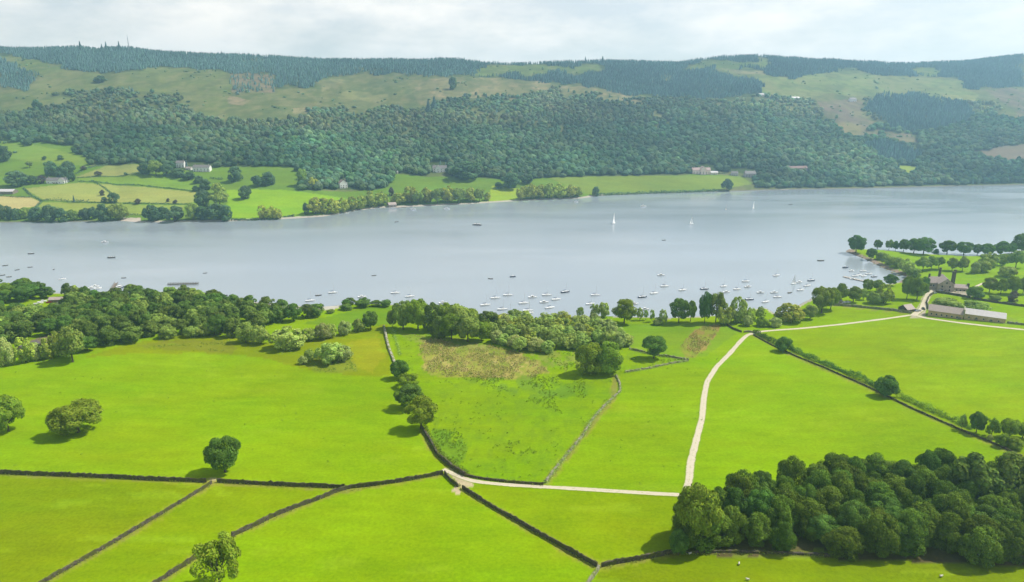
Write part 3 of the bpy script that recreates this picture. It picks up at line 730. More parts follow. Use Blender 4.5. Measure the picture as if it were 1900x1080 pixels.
for x, yb, yt, w, st, lb in [(1458,655,624,34,'darkbush','neat round tree in the right hand hedge near the track bend'), (1651,739,697,47,'darkbush','large round dark tree halfway along the right hand hedge'),
  (1784,797,768,15,'paleopen','slim pale sapling at the lower end of the right hand hedge'), (1811,803,765,28,'dark','upright dark tree where the right hand hedge ends'),
  (1839,810,776,27,'open','thin tree just right of the upright dark tree at the hedge end'), (1872,812,777,34,'oak','rounded tree near the right frame edge above the copse'),
  (1897,813,784,30,'oak','tree cut by the right frame edge above the copse')]:
    T('hedge_tree', st, x, yb, yt, w, lb, group='trees along the field hedges')
for x, yb, yt, w, st, lb in [(1838,820,806,11,'pale','tiny pale bush at the foot of the right hand hedge trees'), (1864,832,804,25,'bush','round bush in front of the thin hedge trees at right'),
  (1889,836,812,30,'bush','round bush by the right frame edge just above the copse')]:
    T('bush', st, x, yb, yt, w, lb, cat='bush', group='bushes at the end of the right hand hedge')

# ------------------------------------------------------------------ trees on the near shore, right of the middle wood
LS = [(1076,592,569,15,'paleopen','slim pale tree at the left end of the lakeshore row'), (1104,590,562,21,'paleopen','pale feathery tree left of the big rounded lakeshore tree'), (1121,590,560,21,'willow','light green tree touching the left of the big rounded lakeshore tree'),
 (1158,600,554,47,'oak','big rounded dark green tree on the lakeshore right of the willow wood'), (1187,594,570,13,'paleopen','small thin tree right of the big rounded lakeshore tree'), (1198,594,574,9,'paleopen','spindly bare looking tree in the gap of the lakeshore row'), (1210,597,573,10,'paleopen','thin grey sapling standing in the gap of the lakeshore row'),
 (1230,602,573,17,'paleopen','pale thin tree left of the dark lakeshore trees'), (1259,599,552,36,'dark','dark tree with ragged top in the lakeshore row'), (1281,597,556,20,'oak','narrow tree between two dark lakeshore trees'),
 (1307,600,539,24,'dark','tall narrow dark tree, tallest of the lakeshore row'), (1328,598,540,32,'park','tall light topped tree just right of the tallest lakeshore tree'), (1344,604,560,30,'yellow','yellow green drooping tree in front of the tall lakeshore trees'),
 (1356,600,572,24,'paleopen','straggly pale tree behind the track bend'), (1372,600,549,32,'willow','high domed light green tree behind the track bend'), (1391,598,570,20,'paleopen','thin pale tree above the blossom bush'), (1410,594,568,20,'paleopen','thin pale tree beside the reedy spit'),
 (1470,600,561,52,'yellow','wide pale yellow green tree near the boats, above the track'), (1503,592,565,27,'park','small rounded tree beside the wide pale yellow green tree'), (1524,580,531,44,'oak','large broad oak at the right end of the lakeshore row'), (1541,574,532,30,'oak','broad oak close behind the large oak at the row end')]
for x, yb, yt, w, st, lb in LS: T('lakeshore_tree', st, x, yb, yt, w, lb, group='trees along the near lakeshore')
for x, yb, yt, w, st, lb in [(1103,600,580,20,'pale','round pale bush at the corner of the willow wood'), (1222,604,588,19,'pale','low pale bush under the thin lakeshore trees'), (1389,606,584,20,'pale','whitish blossom bush standing alone by the track bend'),
  (1418,607,585,24,'bush','dark round bush right of the whitish blossom bush'), (1440,608,588,23,'pale','pale bush beside the dark round one above the track'), (1090,602,586,16,'pale','small pale bush against the willow wood edge')]:
    T('bush', st, x, yb, yt, w, lb, cat='bush', group='bushes along the near lakeshore')

# ------------------------------------------------------------------ woods made of single trees
def scatter(poly, sp, far=False, seed=0, jit=0.42):
    rng = np.random.default_rng(seed)
    a = np.array(poly, float)
    q = (far_ground if far else ground)(a[:, 0], a[:, 1])
    x0, x1, y0, y1 = q[:, 0].min()-5, q[:, 0].max()+5, q[:, 1].min()-40, q[:, 1].max()+40
    gx, gy = np.meshgrid(np.arange(x0, x1, sp), np.arange(y0, y1, sp*0.9))
    gx = gx + (np.arange(gx.shape[0]) % 2)[:, None]*sp*0.5
    gx = gx + rng.uniform(-jit, jit, gx.shape)*sp; gy = gy + rng.uniform(-jit, jit, gy.shape)*sp
    gx, gy = gx.ravel(), gy.ravel()
    z = zf_xy(gx, gy) if far else z_near(gx, gy)
    X_, Y_ = project(np.stack([gx, gy, z], -1))
    k = in_poly(X_, Y_, poly)
    if not far: k &= (shore_dist(gx, gy) > 1.5)
    return np.stack([gx, gy, z], -1)[k], X_[k], Y_[k]
def wood(name, poly, sp, styles, wr, hr, rows, look, where, group, seed):
    P, X_, Y_ = scatter(poly, sp, seed=seed)
    rng = random.Random(seed)
    o = np.argsort(-Y_); bands = np.array_split(o, rows)
    for ri, b in enumerate(bands):
        b = b[np.argsort(X_[b])]
        for ci, i in enumerate(b):
            st = rng.choice(styles)
            W_ = rng.uniform(*wr); H_ = rng.uniform(*hr)
            row = 'front row' if ri == 0 else ('back row' if ri == rows-1 else ORD[ri+1]+' row')
            put_tree(name, st, P[i], W_, H_, '%s, %s from left, %s of the %s' % (look, ORD[ci+1], row, where), group=group)
    return len(P)
CNT = {}
LEFT_WOOD = [(128,668),(150,655),(200,642),(260,632),(330,624),(430,626),(500,612),(560,596),(610,586),(560,585),(520,582),(470,577),(420,569),(395,560),(330,556),(290,556),(250,556),(195,558),(165,565),(130,570),(110,592),(118,612)]
CNT['left'] = wood('woodland_tree', LEFT_WOOD, 10.6, ['wood','wood','wood','wood','dark','park'], (10, 14.5), (9, 14), 9, 'broadleaf tree', 'left lakeside wood', 'trees of the left lakeside wood', 3)
CNT['left2'] = wood('woodland_tree', [(-40,655),(0,642),(60,632),(108,616),(104,596),(60,594),(0,582),(-40,585)], 11.0, ['wood','dark','park'], (10.5, 15), (10, 13.5), 4, 'dark broadleaf tree', 'clump by the left car park', 'trees beside the left car park', 5)
CNT['left3'] = wood('woodland_tree', [(-40,566),(40,562),(95,556),(98,544),(60,542),(0,540),(-40,540)], 11.0, ['wood','dark','oak'], (11, 16), (9, 13), 3, 'broadleaf tree', 'clump at the left water edge', 'trees at the left water edge', 6)
CNT['left4'] = wood('woodland_tree', [(640,577),(710,574),(735,560),(690,556),(640,562)], 9, ['wood','dark'], (7, 10), (4.5, 6.5), 2, 'small broadleaf tree', 'thin shore belt', 'trees of the thin shore belt', 8)
for x, yb, yt, w, st, lb in [(135,672,606,52,'park','large full crowned tree at the front corner of the left wood'), (128,556,524,22,'wood','thin tree standing alone before the left boatyard'), (144,556,528,20,'park','rounded tree second from left before the boatyard'), (160,557,530,18,'dark','dark tree third from left before the boatyard')]:
    T('woodland_tree', st, x, yb, yt, w, lb, group='trees beside the left wood')
FB_ = [(4,682,624,34,'pale','pale flowering bush cut by the left frame edge'), (40,676,624,36,'yellow','yellowish bush, second from left in the pale row by the big field'), (63,670,634,28,'pale','pale bush, third from left in the pale row by the big field'), (85,668,626,32,'yellow','yellowish bush, fourth from left in the pale row by the big field'), (104,664,612,26,'yellow','tall yellowish bush at the right end of the pale row'),
 (308,630,604,34,'parkbush','round dull green bush at the front of the left wood'), (352,627,603,30,'parkbush','left one of two joined bushes before the left wood'), (374,626,602,32,'parkbush','right one of two joined bushes before the left wood'), (452,638,597,36,'parkbush','dark bush at the right front of the left wood'), (480,641,601,36,'willow','tall bush touching the big pale bush on its left'),
 (528,652,604,66,'willow','biggest pale dome shaped bush on the field edge'), (571,634,607,30,'willow','pale bush just right of the biggest dome bush'), (596,632,598,30,'pale','silvery bush, first of the line towards the dark tree'), (613,628,600,24,'willow','bush second in the line towards the dark tree'), (639,623,594,25,'pale','silvery bush third in the line towards the dark tree'), (664,617,590,25,'willow','bush fourth in the line, left of the dark tree'),
 (608,678,633,56,'willow','largest bush of the clump standing out in the field'), (634,672,640,38,'pale','right hand bush of the clump standing out in the field'), (575,670,646,24,'parkbush','left dark bush of the clump standing out in the field'), (561,677,659,18,'pale','smallest pale bush beside the clump in the field'), (612,582,573,16,'parkbush','small round bush alone in the lakeside meadow')]
for x, yb, yt, w, st, lb in FB_: T('bush', st, x, yb, yt, w, lb, cat='bush', group='bushes along the edge of the left wood')
T('field_tree', 'dark', 688, 611, 576, 30, 'compact dark tree at the end of the line of silvery bushes', group='trees standing in the fields')

MW1 = [(728,608,574,20),(748,611,558,45),(776,612,554,48),(802,613,560,42),(826,612,560,42),(850,616,564,42),(876,612,572,40),(815,626,585,30),(838,630,580,42),(868,634,582,50),(893,632,595,36),(905,612,577,40)]
for i, (x, yb, yt, w) in enumerate(MW1):
    T('woodland_tree', ['oak','park','oak','wood'][i % 4], x, yb, yt, w, 'full crowned tree, %s from left in the dark half of the middle wood' % ORD[sum(1 for q in MW1 if q[0] < x)+1], group='broadleaf trees of the middle wood')
CNT['carr'] = wood('willow_tree', [(905,642),(955,654),(1000,657),(1045,652),(1100,642),(1160,650),(1162,632),(1125,612),(1085,603),(1050,596),(960,596),(920,602),(905,620)], 8.4, ['willow','willow','yellow','pale','paleopen'], (8, 12), (7, 10.5), 6, 'pale willow', 'willow wood by the moored boats', 'willows of the middle wood', 9)

# the dark copse in the right foreground
COPSE = [(1262,1012),(1300,1020),(1400,1024),(1500,1024),(1600,1032),(1700,1040),(1800,1048),(1960,1048),(1960,905),(1860,900),(1760,892),(1650,888),(1540,898),(1430,915),(1340,940),(1285,965)]
CNT['copse'] = wood('copse_tree', COPSE, 7.6, ['copse','copse','copse','copse','copse','dark'], (8.0, 12.5), (9.5, 15.5), 5, 'dark leafy tree', 'copse in the right foreground', 'trees of the right foreground copse', 13)
T('copse_tree', 'oak', 1292, 1010, 905, 92, 'rounded lighter tree at the left tip of the right foreground copse', group='trees of the right foreground copse')
T('copse_tree', 'dark', 1258, 1030, 985, 40, 'small dark tree leaning out at the left foot of the copse', group='trees of the right foreground copse')
T('copse_tree', 'wood', 1800, 938, 846, 92, 'grey green full tree rising at the back right of the copse', group='trees of the right foreground copse')
T('copse_tree', 'wood', 1872, 942, 848, 90, 'grey green tree at the right frame edge behind the copse', group='trees of the right foreground copse')

# ------------------------------------------------------------------ trees round the stone hall and the headland
HT = [(1588,469,436,32,'dark','tall dark clump like tree on the tip of the headland'), (1616,481,460,19,'dark','small round dark tree just inside the headland tip'), (1628,462,444,16,'dark','first small tree of the headland row, left end'), (1649,464,444,15,'park','second tree of the headland row, thin and pale'), (1661,465,446,12,'dark','third tree of the headland row, narrow and dark'),
 (1676,467,443,19,'dark','fourth tree of the headland row, dark and round'), (1695,470,441,28,'dark','left one of the two broadest trees on the headland row'), (1713,472,439,38,'dark','broadest flat topped tree on the headland row'), (1738,470,457,13,'darkbush','low dark bushy tree right of the broadest headland tree'), (1757,471,445,29,'dark','large round tree right of the gap in the headland row'),
 (1788,473,448,30,'dark','dark tree next after the large round one on the headland row'), (1813,473,452,18,'dark','narrow tree in the right half of the headland row'), (1831,474,451,25,'dark','rounded tree, fourth from the right of the headland row'), (1857,474,446,27,'dark','rounded tree, third from the right of the headland row'), (1876,472,450,15,'dark','small tree, second from the right of the headland row'), (1895,470,432,34,'dark','tallest dark tree at the right frame edge of the headland')]
for x, yb, yt, w, st, lb in HT: T('headland_tree', st, x, yb, yt, w, lb, group='tree row along the headland')
HP = [(1640,483,467,23,'parkbush','bush where the stony bank begins behind the headland tip'), (1651,492,473,25,'parkbush','bush, second along the stony bank from the headland tip'), (1666,498,476,25,'parkbush','bush, third along the stony bank from the headland tip'), (1685,509,479,30,'willow','pale rounded tree between bank and hall roof'), (1700,516,496,28,'parkbush','low dark bush just left of the hall roof'),
 (1712,502,475,26,'park','pale tree on the lawn directly behind the hall roof'), (1728,500,474,19,'park','left tree of two touching on the lawn behind the hall'), (1741,499,475,20,'park','right tree of two touching on the lawn behind the hall'), (1766,502,477,19,'park','slim light tree on the lawn behind the hall chimneys'), (1785,503,475,20,'park','darker slim tree right of the hall chimneys'),
 (1811,508,484,16,'pale','small pale bushy tree in the middle lawn clump'), (1827,506,482,27,'parkbush','rounded tree in the middle lawn clump'), (1840,497,466,34,'willow','wide pale tree behind the middle lawn clump'), (1863,494,469,20,'willow','pale tree right of the wide pale one on the lawn'), (1884,497,463,30,'park','big rounded lawn tree near the right frame edge'),
 (1875,516,494,32,'willow','low wide pale bush near the right frame edge by the lawn'), (1835,543,514,27,'oak','round green tree right of the hall court'), (1856,546,516,23,'oak','second round tree right of the hall court'), (1877,545,512,28,'oak','third round tree right of the hall court'), (1898,545,513,22,'oak','fourth round tree by the frame edge right of the hall court'),
 (1879,560,538,20,'purple','small dull tree by the garden wall right of the hall'), (1816,556,530,34,'darkbush','dark spreading bush beside the hall court wall'), (1682,555,512,26,'oak','left tree of the group before the hall gable'), (1701,556,514,30,'oak','bigger front tree of the group before the hall gable'), (1712,546,512,20,'dark','back tree of the group before the hall gable'),
 (1651,530,508,25,'dark','dark tree by the inner corner of the bay'), (1609,543,517,20,'oak','left small tree below the mooring pontoon'), (1629,541,518,24,'oak','right small tree below the mooring pontoon'), (1645,565,526,34,'yellow','bright pale green tree near the little stone shed'), (1625,565,540,25,'parkbush','round bush left of the bright pale green tree'),
 (1560,560,525,22,'oak','left tree of the pair above the field wall'), (1583,560,530,29,'oak','right tree of the pair above the field wall'), (1602,556,534,15,'paleopen','thin grey tree above the field wall'), (1547,562,534,16,'oak','small tree squeezed beside the oaks at the field corner')]
for x, yb, yt, w, st, lb in HP: T('garden_tree', st, x, yb, yt, w, lb, group='trees around the stone hall')
for x, yb, yt, w, st, lb in [(1765,572,552,48,'parkbush','wide low bush behind the left half of the long barn'), (1818,580,557,52,'parkbush','wide low bush behind the right half of the long barn'), (1850,557,547,22,'parkbush','low bush along the garden wall')]:
    T('bush', st, x, yb, yt, w, lb, cat='bush', group='bushes around the barn')

# ------------------------------------------------------------------ walls and hedges
def wall(pxs, label, h=1.3, w=0.5, mat=STONE_DARK, rough=0.12, name='stone_wall', group='dry stone walls'):
    P = line_on_ground(pxs, 0.8, 4); n = len(P); N = side_normals(P)
    h *= 1.12 if mat is STONE_DARK else 1.1
    rng = np.random.default_rng(len(label)*7+n)
    z = z_near(P[:, 0], P[:, 1]); c = P.mean(0); zc = float(z.min())
    hh = h*(1+rough*rng.normal(size=n)*0.7+0.10*fbm(np.arange(n)/9.0, np.zeros(n), n, 2)); hh = np.clip(hh, h*0.45, h*1.4)
    prof = [(-0.55, -0.3), (-0.5, 0.0), (-0.38, 0.82), (-0.46, 0.84), (-0.34, 1.0), (0.30, 1.0), (0.46, 0.84), (0.38, 0.82), (0.5, 0.0), (0.55, -0.3)]
    rows = []
    for o, q in prof:
        off = o*w*(1+0.10*rng.normal(size=n)); hz = np.where(q > 0, q*hh*(1+0.04*rng.normal(size=n)), q)
        p = P + N*off[:, None]; rows.append(np.column_stack([p[:, 0]-c[0], p[:, 1]-c[1], z+hz-zc]))
    V = np.stack(rows, 1).reshape(-1, 3); k = len(prof)
    Fc = [tuple(q) for q in grid_faces(n, k)] + [tuple(range(k)), tuple((n-1)*k+i for i in range(k-1, -1, -1))]
    me = make_mesh(name, V, Fc, mat)
    return tag(link(name, me, None, (c[0], c[1], zc)), label, 'wall', group)
def hedge(pxs, label, h=1.8, w=2.2, leaf=0.28, per=26, mat='oak', name='hedge', group='field hedges', far=False, step=1.0):
    P = line_on_ground(pxs, step, 3, far); n = len(P); N = side_normals(P)
    rng = np.random.default_rng(len(label)*13+n)
    zf = (lambda a: zf_xy(a[:, 0], a[:, 1])) if far else (lambda a: z_near(a[:, 0], a[:, 1]))
    m = n*per; i = rng.integers(0, n, m)
    hl = h*np.clip(1+0.95*fbm(np.arange(n)*step/4.0, np.zeros(n), n, 3)+0.16*rng.normal(size=n), 0.18, 2.1)
    wv = np.clip(1+0.7*fbm(np.arange(n)*step/5.0, np.zeros(n)+3.3, n+5, 2), 0.4, 1.7)
    th = rng.uniform(0, math.pi, m); rr = rng.uniform(0.6, 1.05, m)
    off = np.cos(th)*rr*w*0.5*wv[i]*rng.uniform(0.8, 1.2, m); up = np.sin(th)*rr*hl[i]
    q = P[i] + N[i]*off[:, None] + rng.normal(size=(m, 2))*step*0.4
    c = P.mean(0); z = zf(q); zc = float(z.min())
    nr = np.column_stack([N[i, 0]*np.cos(th), N[i, 1]*np.cos(th), np.sin(th)]) + rng.normal(size=(m, 3))*0.5
    nr /= np.linalg.norm(nr, axis=1)[:, None]
    V, Fc = leaf_quads(np.column_stack([q[:, 0]-c[0], q[:, 1]-c[1], z-zc+up]), nr, leaf, rng)
    t = (rng.uniform(0.75, 1.25, n)[i]*rng.uniform(0.8, 1.2, m)).repeat(4)
    me = make_mesh(name, V, Fc, LEAF[mat], t)
    return tag(link(name, me, None, (c[0], c[1], zc)), label, 'hedge', group)
wall([(-60,876),(0,879),(100,883),(200,887),(300,892),(383,895)], 'long straight dark wall crossing the left foreground', 1.5)
wall([(403,895),(460,898),(540,902),(600,904.5),(640,906)], 'straight dark wall from the dirt gateway to the curved wall', 1.45)
wall([(393,897),(350,924),(300,954),(250,984),(200,1014),(150,1042),(80,1082),(40,1104)], 'diagonal dark wall running down to the bottom left corner', 1.1, 0.5)
wall([(822,880),(780,888),(740,895),(690,902),(650,906),(622,914),(590,928),(550,942),(510,958),(470,978),(430,996)], 'curving dark wall from the track end down to the left', 1.5)
wall([(375,1026),(350,1046),(320,1064),(288,1084),(262,1102)], 'dark wall piece below the loose tree at the bottom', 1.3)
wall([(825,880),(836,893),(850,904)], 'short wall between the track end and the gateway', 1.4)
wall([(858,907),(885,924),(920,946),(960,968),(1000,992),(1040,1014),(1075,1034),(1108,1052)], 'dark diagonal wall from the gateway to the lower centre', 1.4)
wall([(1116,1052),(1150,1045),(1200,1037),(1250,1026)], 'dark wall from the lower centre to the copse', 1.5)
wall([(1250,1026),(1330,1024),(1420,1026),(1540,1031)], 'broken low wall along the front foot of the copse', 0.7, 0.8)
wall([(1112,1054),(1104,1066),(1090,1084),(1078,1100)], 'short pale wall stub leaving the bottom edge', 1.2, 0.8, STONE_MOSS)
wall([(784,797),(798,820),(812,846),(838,868),(864,884)], 'shaded wall under the hedge bank leading to the track end', 1.6, 0.9)
wall([(712,606),(717,628),(722,648),(730,668),(738,690)], 'pale tumbled wall climbing from the hedge trees to the middle wood', 1.2, 1.5, STONE_PALE, 0.3)
wall([(1012,896),(1026,876),(1042,856),(1062,832),(1082,808),(1098,780),(1118,757),(1138,738),(1151,726),(1150,712),(1143,698)], 'pale mossy wall winding down the middle of the pasture', 0.8, 0.9, STONE_MOSS, 0.3)
wall([(1160,691),(1185,687),(1205,684),(1225,679),(1250,674),(1276,670)], 'pale tumbled wall right of the close pair of trees', 0.85, 1.1, STONE_MOSS, 0.3)
wall([(1168,648),(1190,653),(1212,659),(1245,663),(1278,669)], 'low wall running behind the dark lone tree', 1.1, 1.0, STONE_MOSS, 0.2)
wall([(864,884),(900,890),(950,896),(1008,900)], 'low dark wall along the upper side of the bottom track', 0.9, 0.6)
wall([(1348,603),(1360,611),(1376,617)], 'short dark wall dropping to the track bend', 1.2)
wall([(1380,617),(1392,616),(1402,619)], 'little stone wall at the corner of the track bend', 1.2, 0.8, STONE_MOSS)
wall([(1398,622),(1430,640),(1475,661),(1530,683),(1600,714),(1640,733),(1690,758),(1740,780),(1790,802),(1840,822),(1895,848)], 'long low wall along the field side of the right hand hedge', 0.8, 0.5, STONE_DARK)
wall([(1540,566),(1580,569),(1620,573),(1660,577),(1692,582)], 'stone wall along the top of the field below the hall trees', 1.6, 0.8, STONE_MOSS)
wall([(1868,600),(1885,602),(1915,605)], 'field wall leaving the right end of the barn', 1.4, 0.8, STONE_MOSS)
wall([(1722,574),(1719,562),(1724,550),(1736,543),(1760,546),(1800,553)], 'curved garden wall beside the hall drive', 1.6, 0.7, STONE_DARK)
wall([(1806,555),(1835,560),(1862,564),(1905,570)], 'garden wall running right from the hall court', 1.5, 0.7, STONE_DARK)
hedge([(786,794),(800,818),(816,842),(840,864),(866,880)], 'bushy hedge on the bank below the nearest row tree', 1.9, 2.4, 0.26, 40)
hedge([(1400,617),(1440,638),(1448,642)], 'upper piece of the right hand hedge by the track bend', 2.3, 2.4, 0.3, 55, 'dark')
hedge([(1468,649),(1500,664),(1550,684),(1600,706),(1634,722)], 'middle piece of the right hand hedge between the round trees', 2.2, 2.4, 0.28, 55, 'dark')
hedge([(1668,736),(1700,750),(1740,768),(1780,786),(1800,796)], 'lower piece of the right hand hedge beyond the large round tree', 2.0, 2.8, 0.26, 55)
hedge([(1012,896),(1042,856),(1082,808),(1098,780),(1118,757),(1138,738),(1151,726),(1150,712),(1143,698)], 'mossy growth smothering the winding pale wall of the pasture', 0.9, 1.5, 0.2, 26, 'willow')
hedge([(1160,692),(1205,685),(1250,675),(1276,671)], 'scrub growing over the tumbled wall right of the tree pair', 0.9, 1.8, 0.2, 14, 'willow')
hedge([(1168,649),(1212,660),(1278,670)], 'scrub growing along the low wall behind the dark lone tree', 0.8, 1.4, 0.2, 12, 'willow')
hedge([(728,612),(738,640),(742,660)], 'scrubby growth along the pale tumbled wall', 1.0, 1.6, 0.24, 12, 'willow')
FH = [([(77,374),(100,372),(130,375),(165,376)],'bushy far hedge under the large pale field',3.0),([(165,377),(230,378),(300,379),(356,380)],'thin far hedge between the large pale field and the shore strip',1.2),
 ([(145,337),(200,341),(269,346),(320,351),(365,355)],'far hedge between the green strip and the large pale field',1.3),([(141,323),(165,312),(200,306)],'far hedge curving along the top of the tan slope',1.6),
 ([(145,330),(190,328),(236,326),(262,320)],'far hedge along the lower edge of the tan slope',1.2),([(44,350),(56,362),(77,374)],'far hedge dropping beside the low farm shed',1.3),([(77,375),(70,382),(58,390)],'far hedge corner beside the straw coloured field',1.3),
 ([(0,364),(30,366),(57,366)],'far hedge above the straw coloured field',1.3),([(170,335),(195,350),(208,361)],'very thin far hedge climbing the large pale field',0.9),([(230,399),(250,399),(262,400)],'dark far hedge by the pale beach',2.0),
 ([(390,330),(400,333),(412,333)],'clipped dark hedge beside the far white houses',2.2),([(1285,322),(1320,322),(1350,323)],'far hedge below the pink house',1.5)]
for p, lb, h in FH: hedge(p, lb, h, h*1.5, 0.7, 10, 'far', 'far_hedge', 'hedges of the far farmland', True, 2.0)
SHB = [([(1110,362),(1160,361),(1210,359),(1260,358),(1330,355)],'long low scrub belt on the far right shore under the meadow',3.0),([(430,409),(470,409),(515,408)],'low scrub on the far shore below the bright field',2.0),([(525,403),(545,402)],'small low scrub clump by the bright field shore',1.6)]
for p, lb, h in SHB: hedge(p, lb, h, h*2, 0.9, 14, 'far', 'shore_scrub', 'scrub on the far shore', True, 2.0)

# ------------------------------------------------------------------ rush tufts (stuff)
def tufts(polys, seed=4, mat='oak', name='rush_tufts', size=0.2, tone=0.85):
    rng = np.random.default_rng(seed); VV = []; FF = []; CC = []; n0 = 0
    for poly, sp, keep in polys:
        P, X_, Y_ = scatter(poly, sp, seed=seed+len(poly), jit=0.5)
        k = (fbm(P[:, 0]/6.0, P[:, 1]/8.0, 91, 3) + rng.uniform(-0.3, 0.3, len(P))) > keep
        P = P[k]
        for q in range(9):
            m = len(P); c = P + np.column_stack([rng.normal(size=m)*0.3, rng.normal(size=m)*0.3, rng.uniform(0.1, 0.6, m)])
            nr = rng.normal(size=(m, 3)); nr[:, 2] = np.abs(nr[:, 2])+0.2; nr /= np.linalg.norm(nr, axis=1)[:, None]
            V, Fc = leaf_quads(c, nr, size, rng); VV.append(V); FF.append(Fc+n0); n0 += len(V); CC.append(rng.uniform(0.6, 1.3, m).repeat(4))
    me = make_mesh(name, np.concatenate(VV), np.concatenate(FF), LEAF[mat], np.concatenate(CC)*tone)
    tag(link(name, me), kind='stuff')
tufts([([(855,703),(930,694),(1020,692),(1100,712),(1090,742),(1030,736),(1040,765),(990,760),(930,722)], 1.6, 0.12), ([(802,795),(850,800),(870,830),(848,872),(822,850)], 1.5, 0.0), ([(905,812),(950,800),(985,830),(1000,842),(960,848),(915,832)], 1.4, 0.0),
 ([(775,640),(850,636),(960,652),(1015,690),(830,700)], 2.2, 0.25), ([(1262,640),(1300,605),(1338,602),(1322,632),(1285,664)], 2.0, 0.2), ([(250,645),(430,632),(440,652),(330,652)], 2.0, 0.15), ([(1010,655),(1110,655),(1120,675),(1030,690)], 1.8, 0.1), ([(1160,660),(1200,668),(1275,666),(1200,682)], 1.7, 0.25)])

tufts([([(772,640),(790,628),(850,638),(905,640),(960,652),(1005,672),(1018,692),(990,702),(900,702),(830,700),(792,690),(783,660)], 1.4, -0.12), ([(735,612),(790,625),(905,638),(905,650),(820,642)], 1.7, 0.1), ([(1262,640),(1300,605),(1338,602),(1322,632),(1285,664)], 1.6, -0.05)], 8, 'tussock', 'dry_grass_tussocks', 0.22, 1.0)
tufts([([(545,668),(650,655),(665,690),(590,692)], 1.8, 0.1), ([(722,610),(1140,660),(1145,720),(1010,890),(865,880),(740,690)], 3.2, 0.32), ([(0,690),(500,665),(815,870),(400,880),(0,870)], 6.5, 0.45), ([(1150,690),(1370,640),(1300,800),(1270,905),(1020,890)], 6.5, 0.45)], 12, 'oak', 'pasture_tufts', 0.2, 0.85)
def verge(lines, seed=31):
    rng = np.random.default_rng(seed); PP = []
    for pxs in lines:
        P = line_on_ground(pxs, 0.5, 4); N = side_normals(P)
        for k in range(3):
            m = rng.uniform(size=len(P)) < 0.55
            s_ = np.where(rng.uniform(size=len(P)) < 0.5, -1, 1)*rng.uniform(0.35, 1.3, len(P))
            PP.append((P+N*s_[:, None])[m])
    P = np.concatenate(PP); z = z_near(P[:, 0], P[:, 1]); VV = []; FF = []; CC = []; n0 = 0
    for k in range(3):
        m = len(P); c = np.column_stack([P + rng.normal(size=P.shape)*0.15, z+rng.uniform(0.08, 0.55, m)])
        nr = rng.normal(size=(m, 3)); nr[:, 2] = np.abs(nr[:, 2])*0.6; nr /= np.linalg.norm(nr, axis=1)[:, None]
        V, Fc = leaf_quads(c, nr, 0.19, rng); VV.append(V); FF.append(Fc+n0); n0 += len(V); CC.append(rng.uniform(0.6, 1.2, m).repeat(4))
    tag(link('verge_grass', make_mesh('verge_grass', np.concatenate(VV), np.concatenate(FF), LEAF['gorse'], np.concatenate(CC))), kind='stuff')
verge([[(-60,876),(0,879),(200,887),(383,895)], [(403,895),(540,902),(640,906)], [(393,897),(300,954),(200,1014),(40,1104)], [(822,880),(690,902),(622,914),(550,942),(430,996)], [(375,1026),(262,1102)], [(825,880),(850,904)],
       [(858,907),(960,968),(1040,1014),(1108,1052)], [(1116,1052),(1250,1026)], [(1250,1026),(1420,1026),(1540,1031)], [(784,797),(812,846),(864,884)], [(864,884),(1008,900)], [(1398,622),(1475,661),(1600,714),(1740,780),(1895,848)]])
# ------------------------------------------------------------------ far hillside woods (stuff) and single far trees
def ico(sub):
    t = (1+5**0.5)/2
    v = [(-1,t,0),(1,t,0),(-1,-t,0),(1,-t,0),(0,-1,t),(0,1,t),(0,-1,-t),(0,1,-t),(t,0,-1),(t,0,1),(-t,0,-1),(-t,0,1)]
    f = [(0,11,5),(0,5,1),(0,1,7),(0,7,10),(0,10,11),(1,5,9),(5,11,4),(11,10,2),(10,7,6),(7,1,8),(3,9,4),(3,4,2),(3,2,6),(3,6,8),(3,8,9),(4,9,5),(2,4,11),(6,2,10),(8,6,7),(9,8,1)]
    v = [np.array(p)/np.linalg.norm(p) for p in v]
    for _ in range(sub):
        c = {}; nf = []
        def mid(a, b):
            k = (min(a, b), max(a, b))
            if k not in c: p = v[a]+v[b]; v.append(p/np.linalg.norm(p)); c[k] = len(v)-1
            return c[k]
        for a, b, d in f:
            x, y, z = mid(a, b), mid(b, d), mid(d, a); nf += [(a,x,z),(b,y,x),(d,z,y),(x,y,z)]
        f = nf
    return np.array(v), np.array(f)
def blob_protos(n, rng, lumps):
    out = []
    V1, F1 = ico(1); V0, F0 = ico(0)
    for k in range(n):
        v = V1*(1+rng.uniform(-0.16, 0.16, len(V1)))[:, None]; f = F1[(V1[F1][:, :, 2].mean(1) > -0.45)]
        vs = [v]; fs_ = [f]; n0 = len(v)
        for j in range(lumps):
            d = rng.normal(size=3); d[2] = abs(d[2])*0.8; d /= np.linalg.norm(d)
            w = V0*(1+rng.uniform(-0.2, 0.2, len(V0)))[:, None]*rng.uniform(0.38, 0.55) + d*0.68
            vs.append(w); fs_.append(F0+n0); n0 += len(w)
        out.append((np.concatenate(vs)*np.array([0.5, 0.5, 0.5]) + np.array([0, 0, 0.42]), np.concatenate(fs_)))
    return out
def cone_protos(n, rng):
    out = []
    for k in range(n):
        vs = []; fs_ = []
        for z0, z1, r_ in ((0.08, 0.55, 0.5), (0.34, 0.80, 0.38), (0.6, 1.0, 0.25)):
            b = len(vs); ns = 7
            for i in range(ns):
                a = 2*math.pi*i/ns + k; q = r_*rng.uniform(0.7, 1.15); vs.append((math.cos(a)*q, math.sin(a)*q, z0+rng.uniform(-0.03, 0.03)))
            vs.append((0, 0, z1))
            for i in range(ns): fs_.append((b+i, b+(i+1) % ns, b+ns))
        out.append((np.array(vs), np.array(fs_)))
    return out
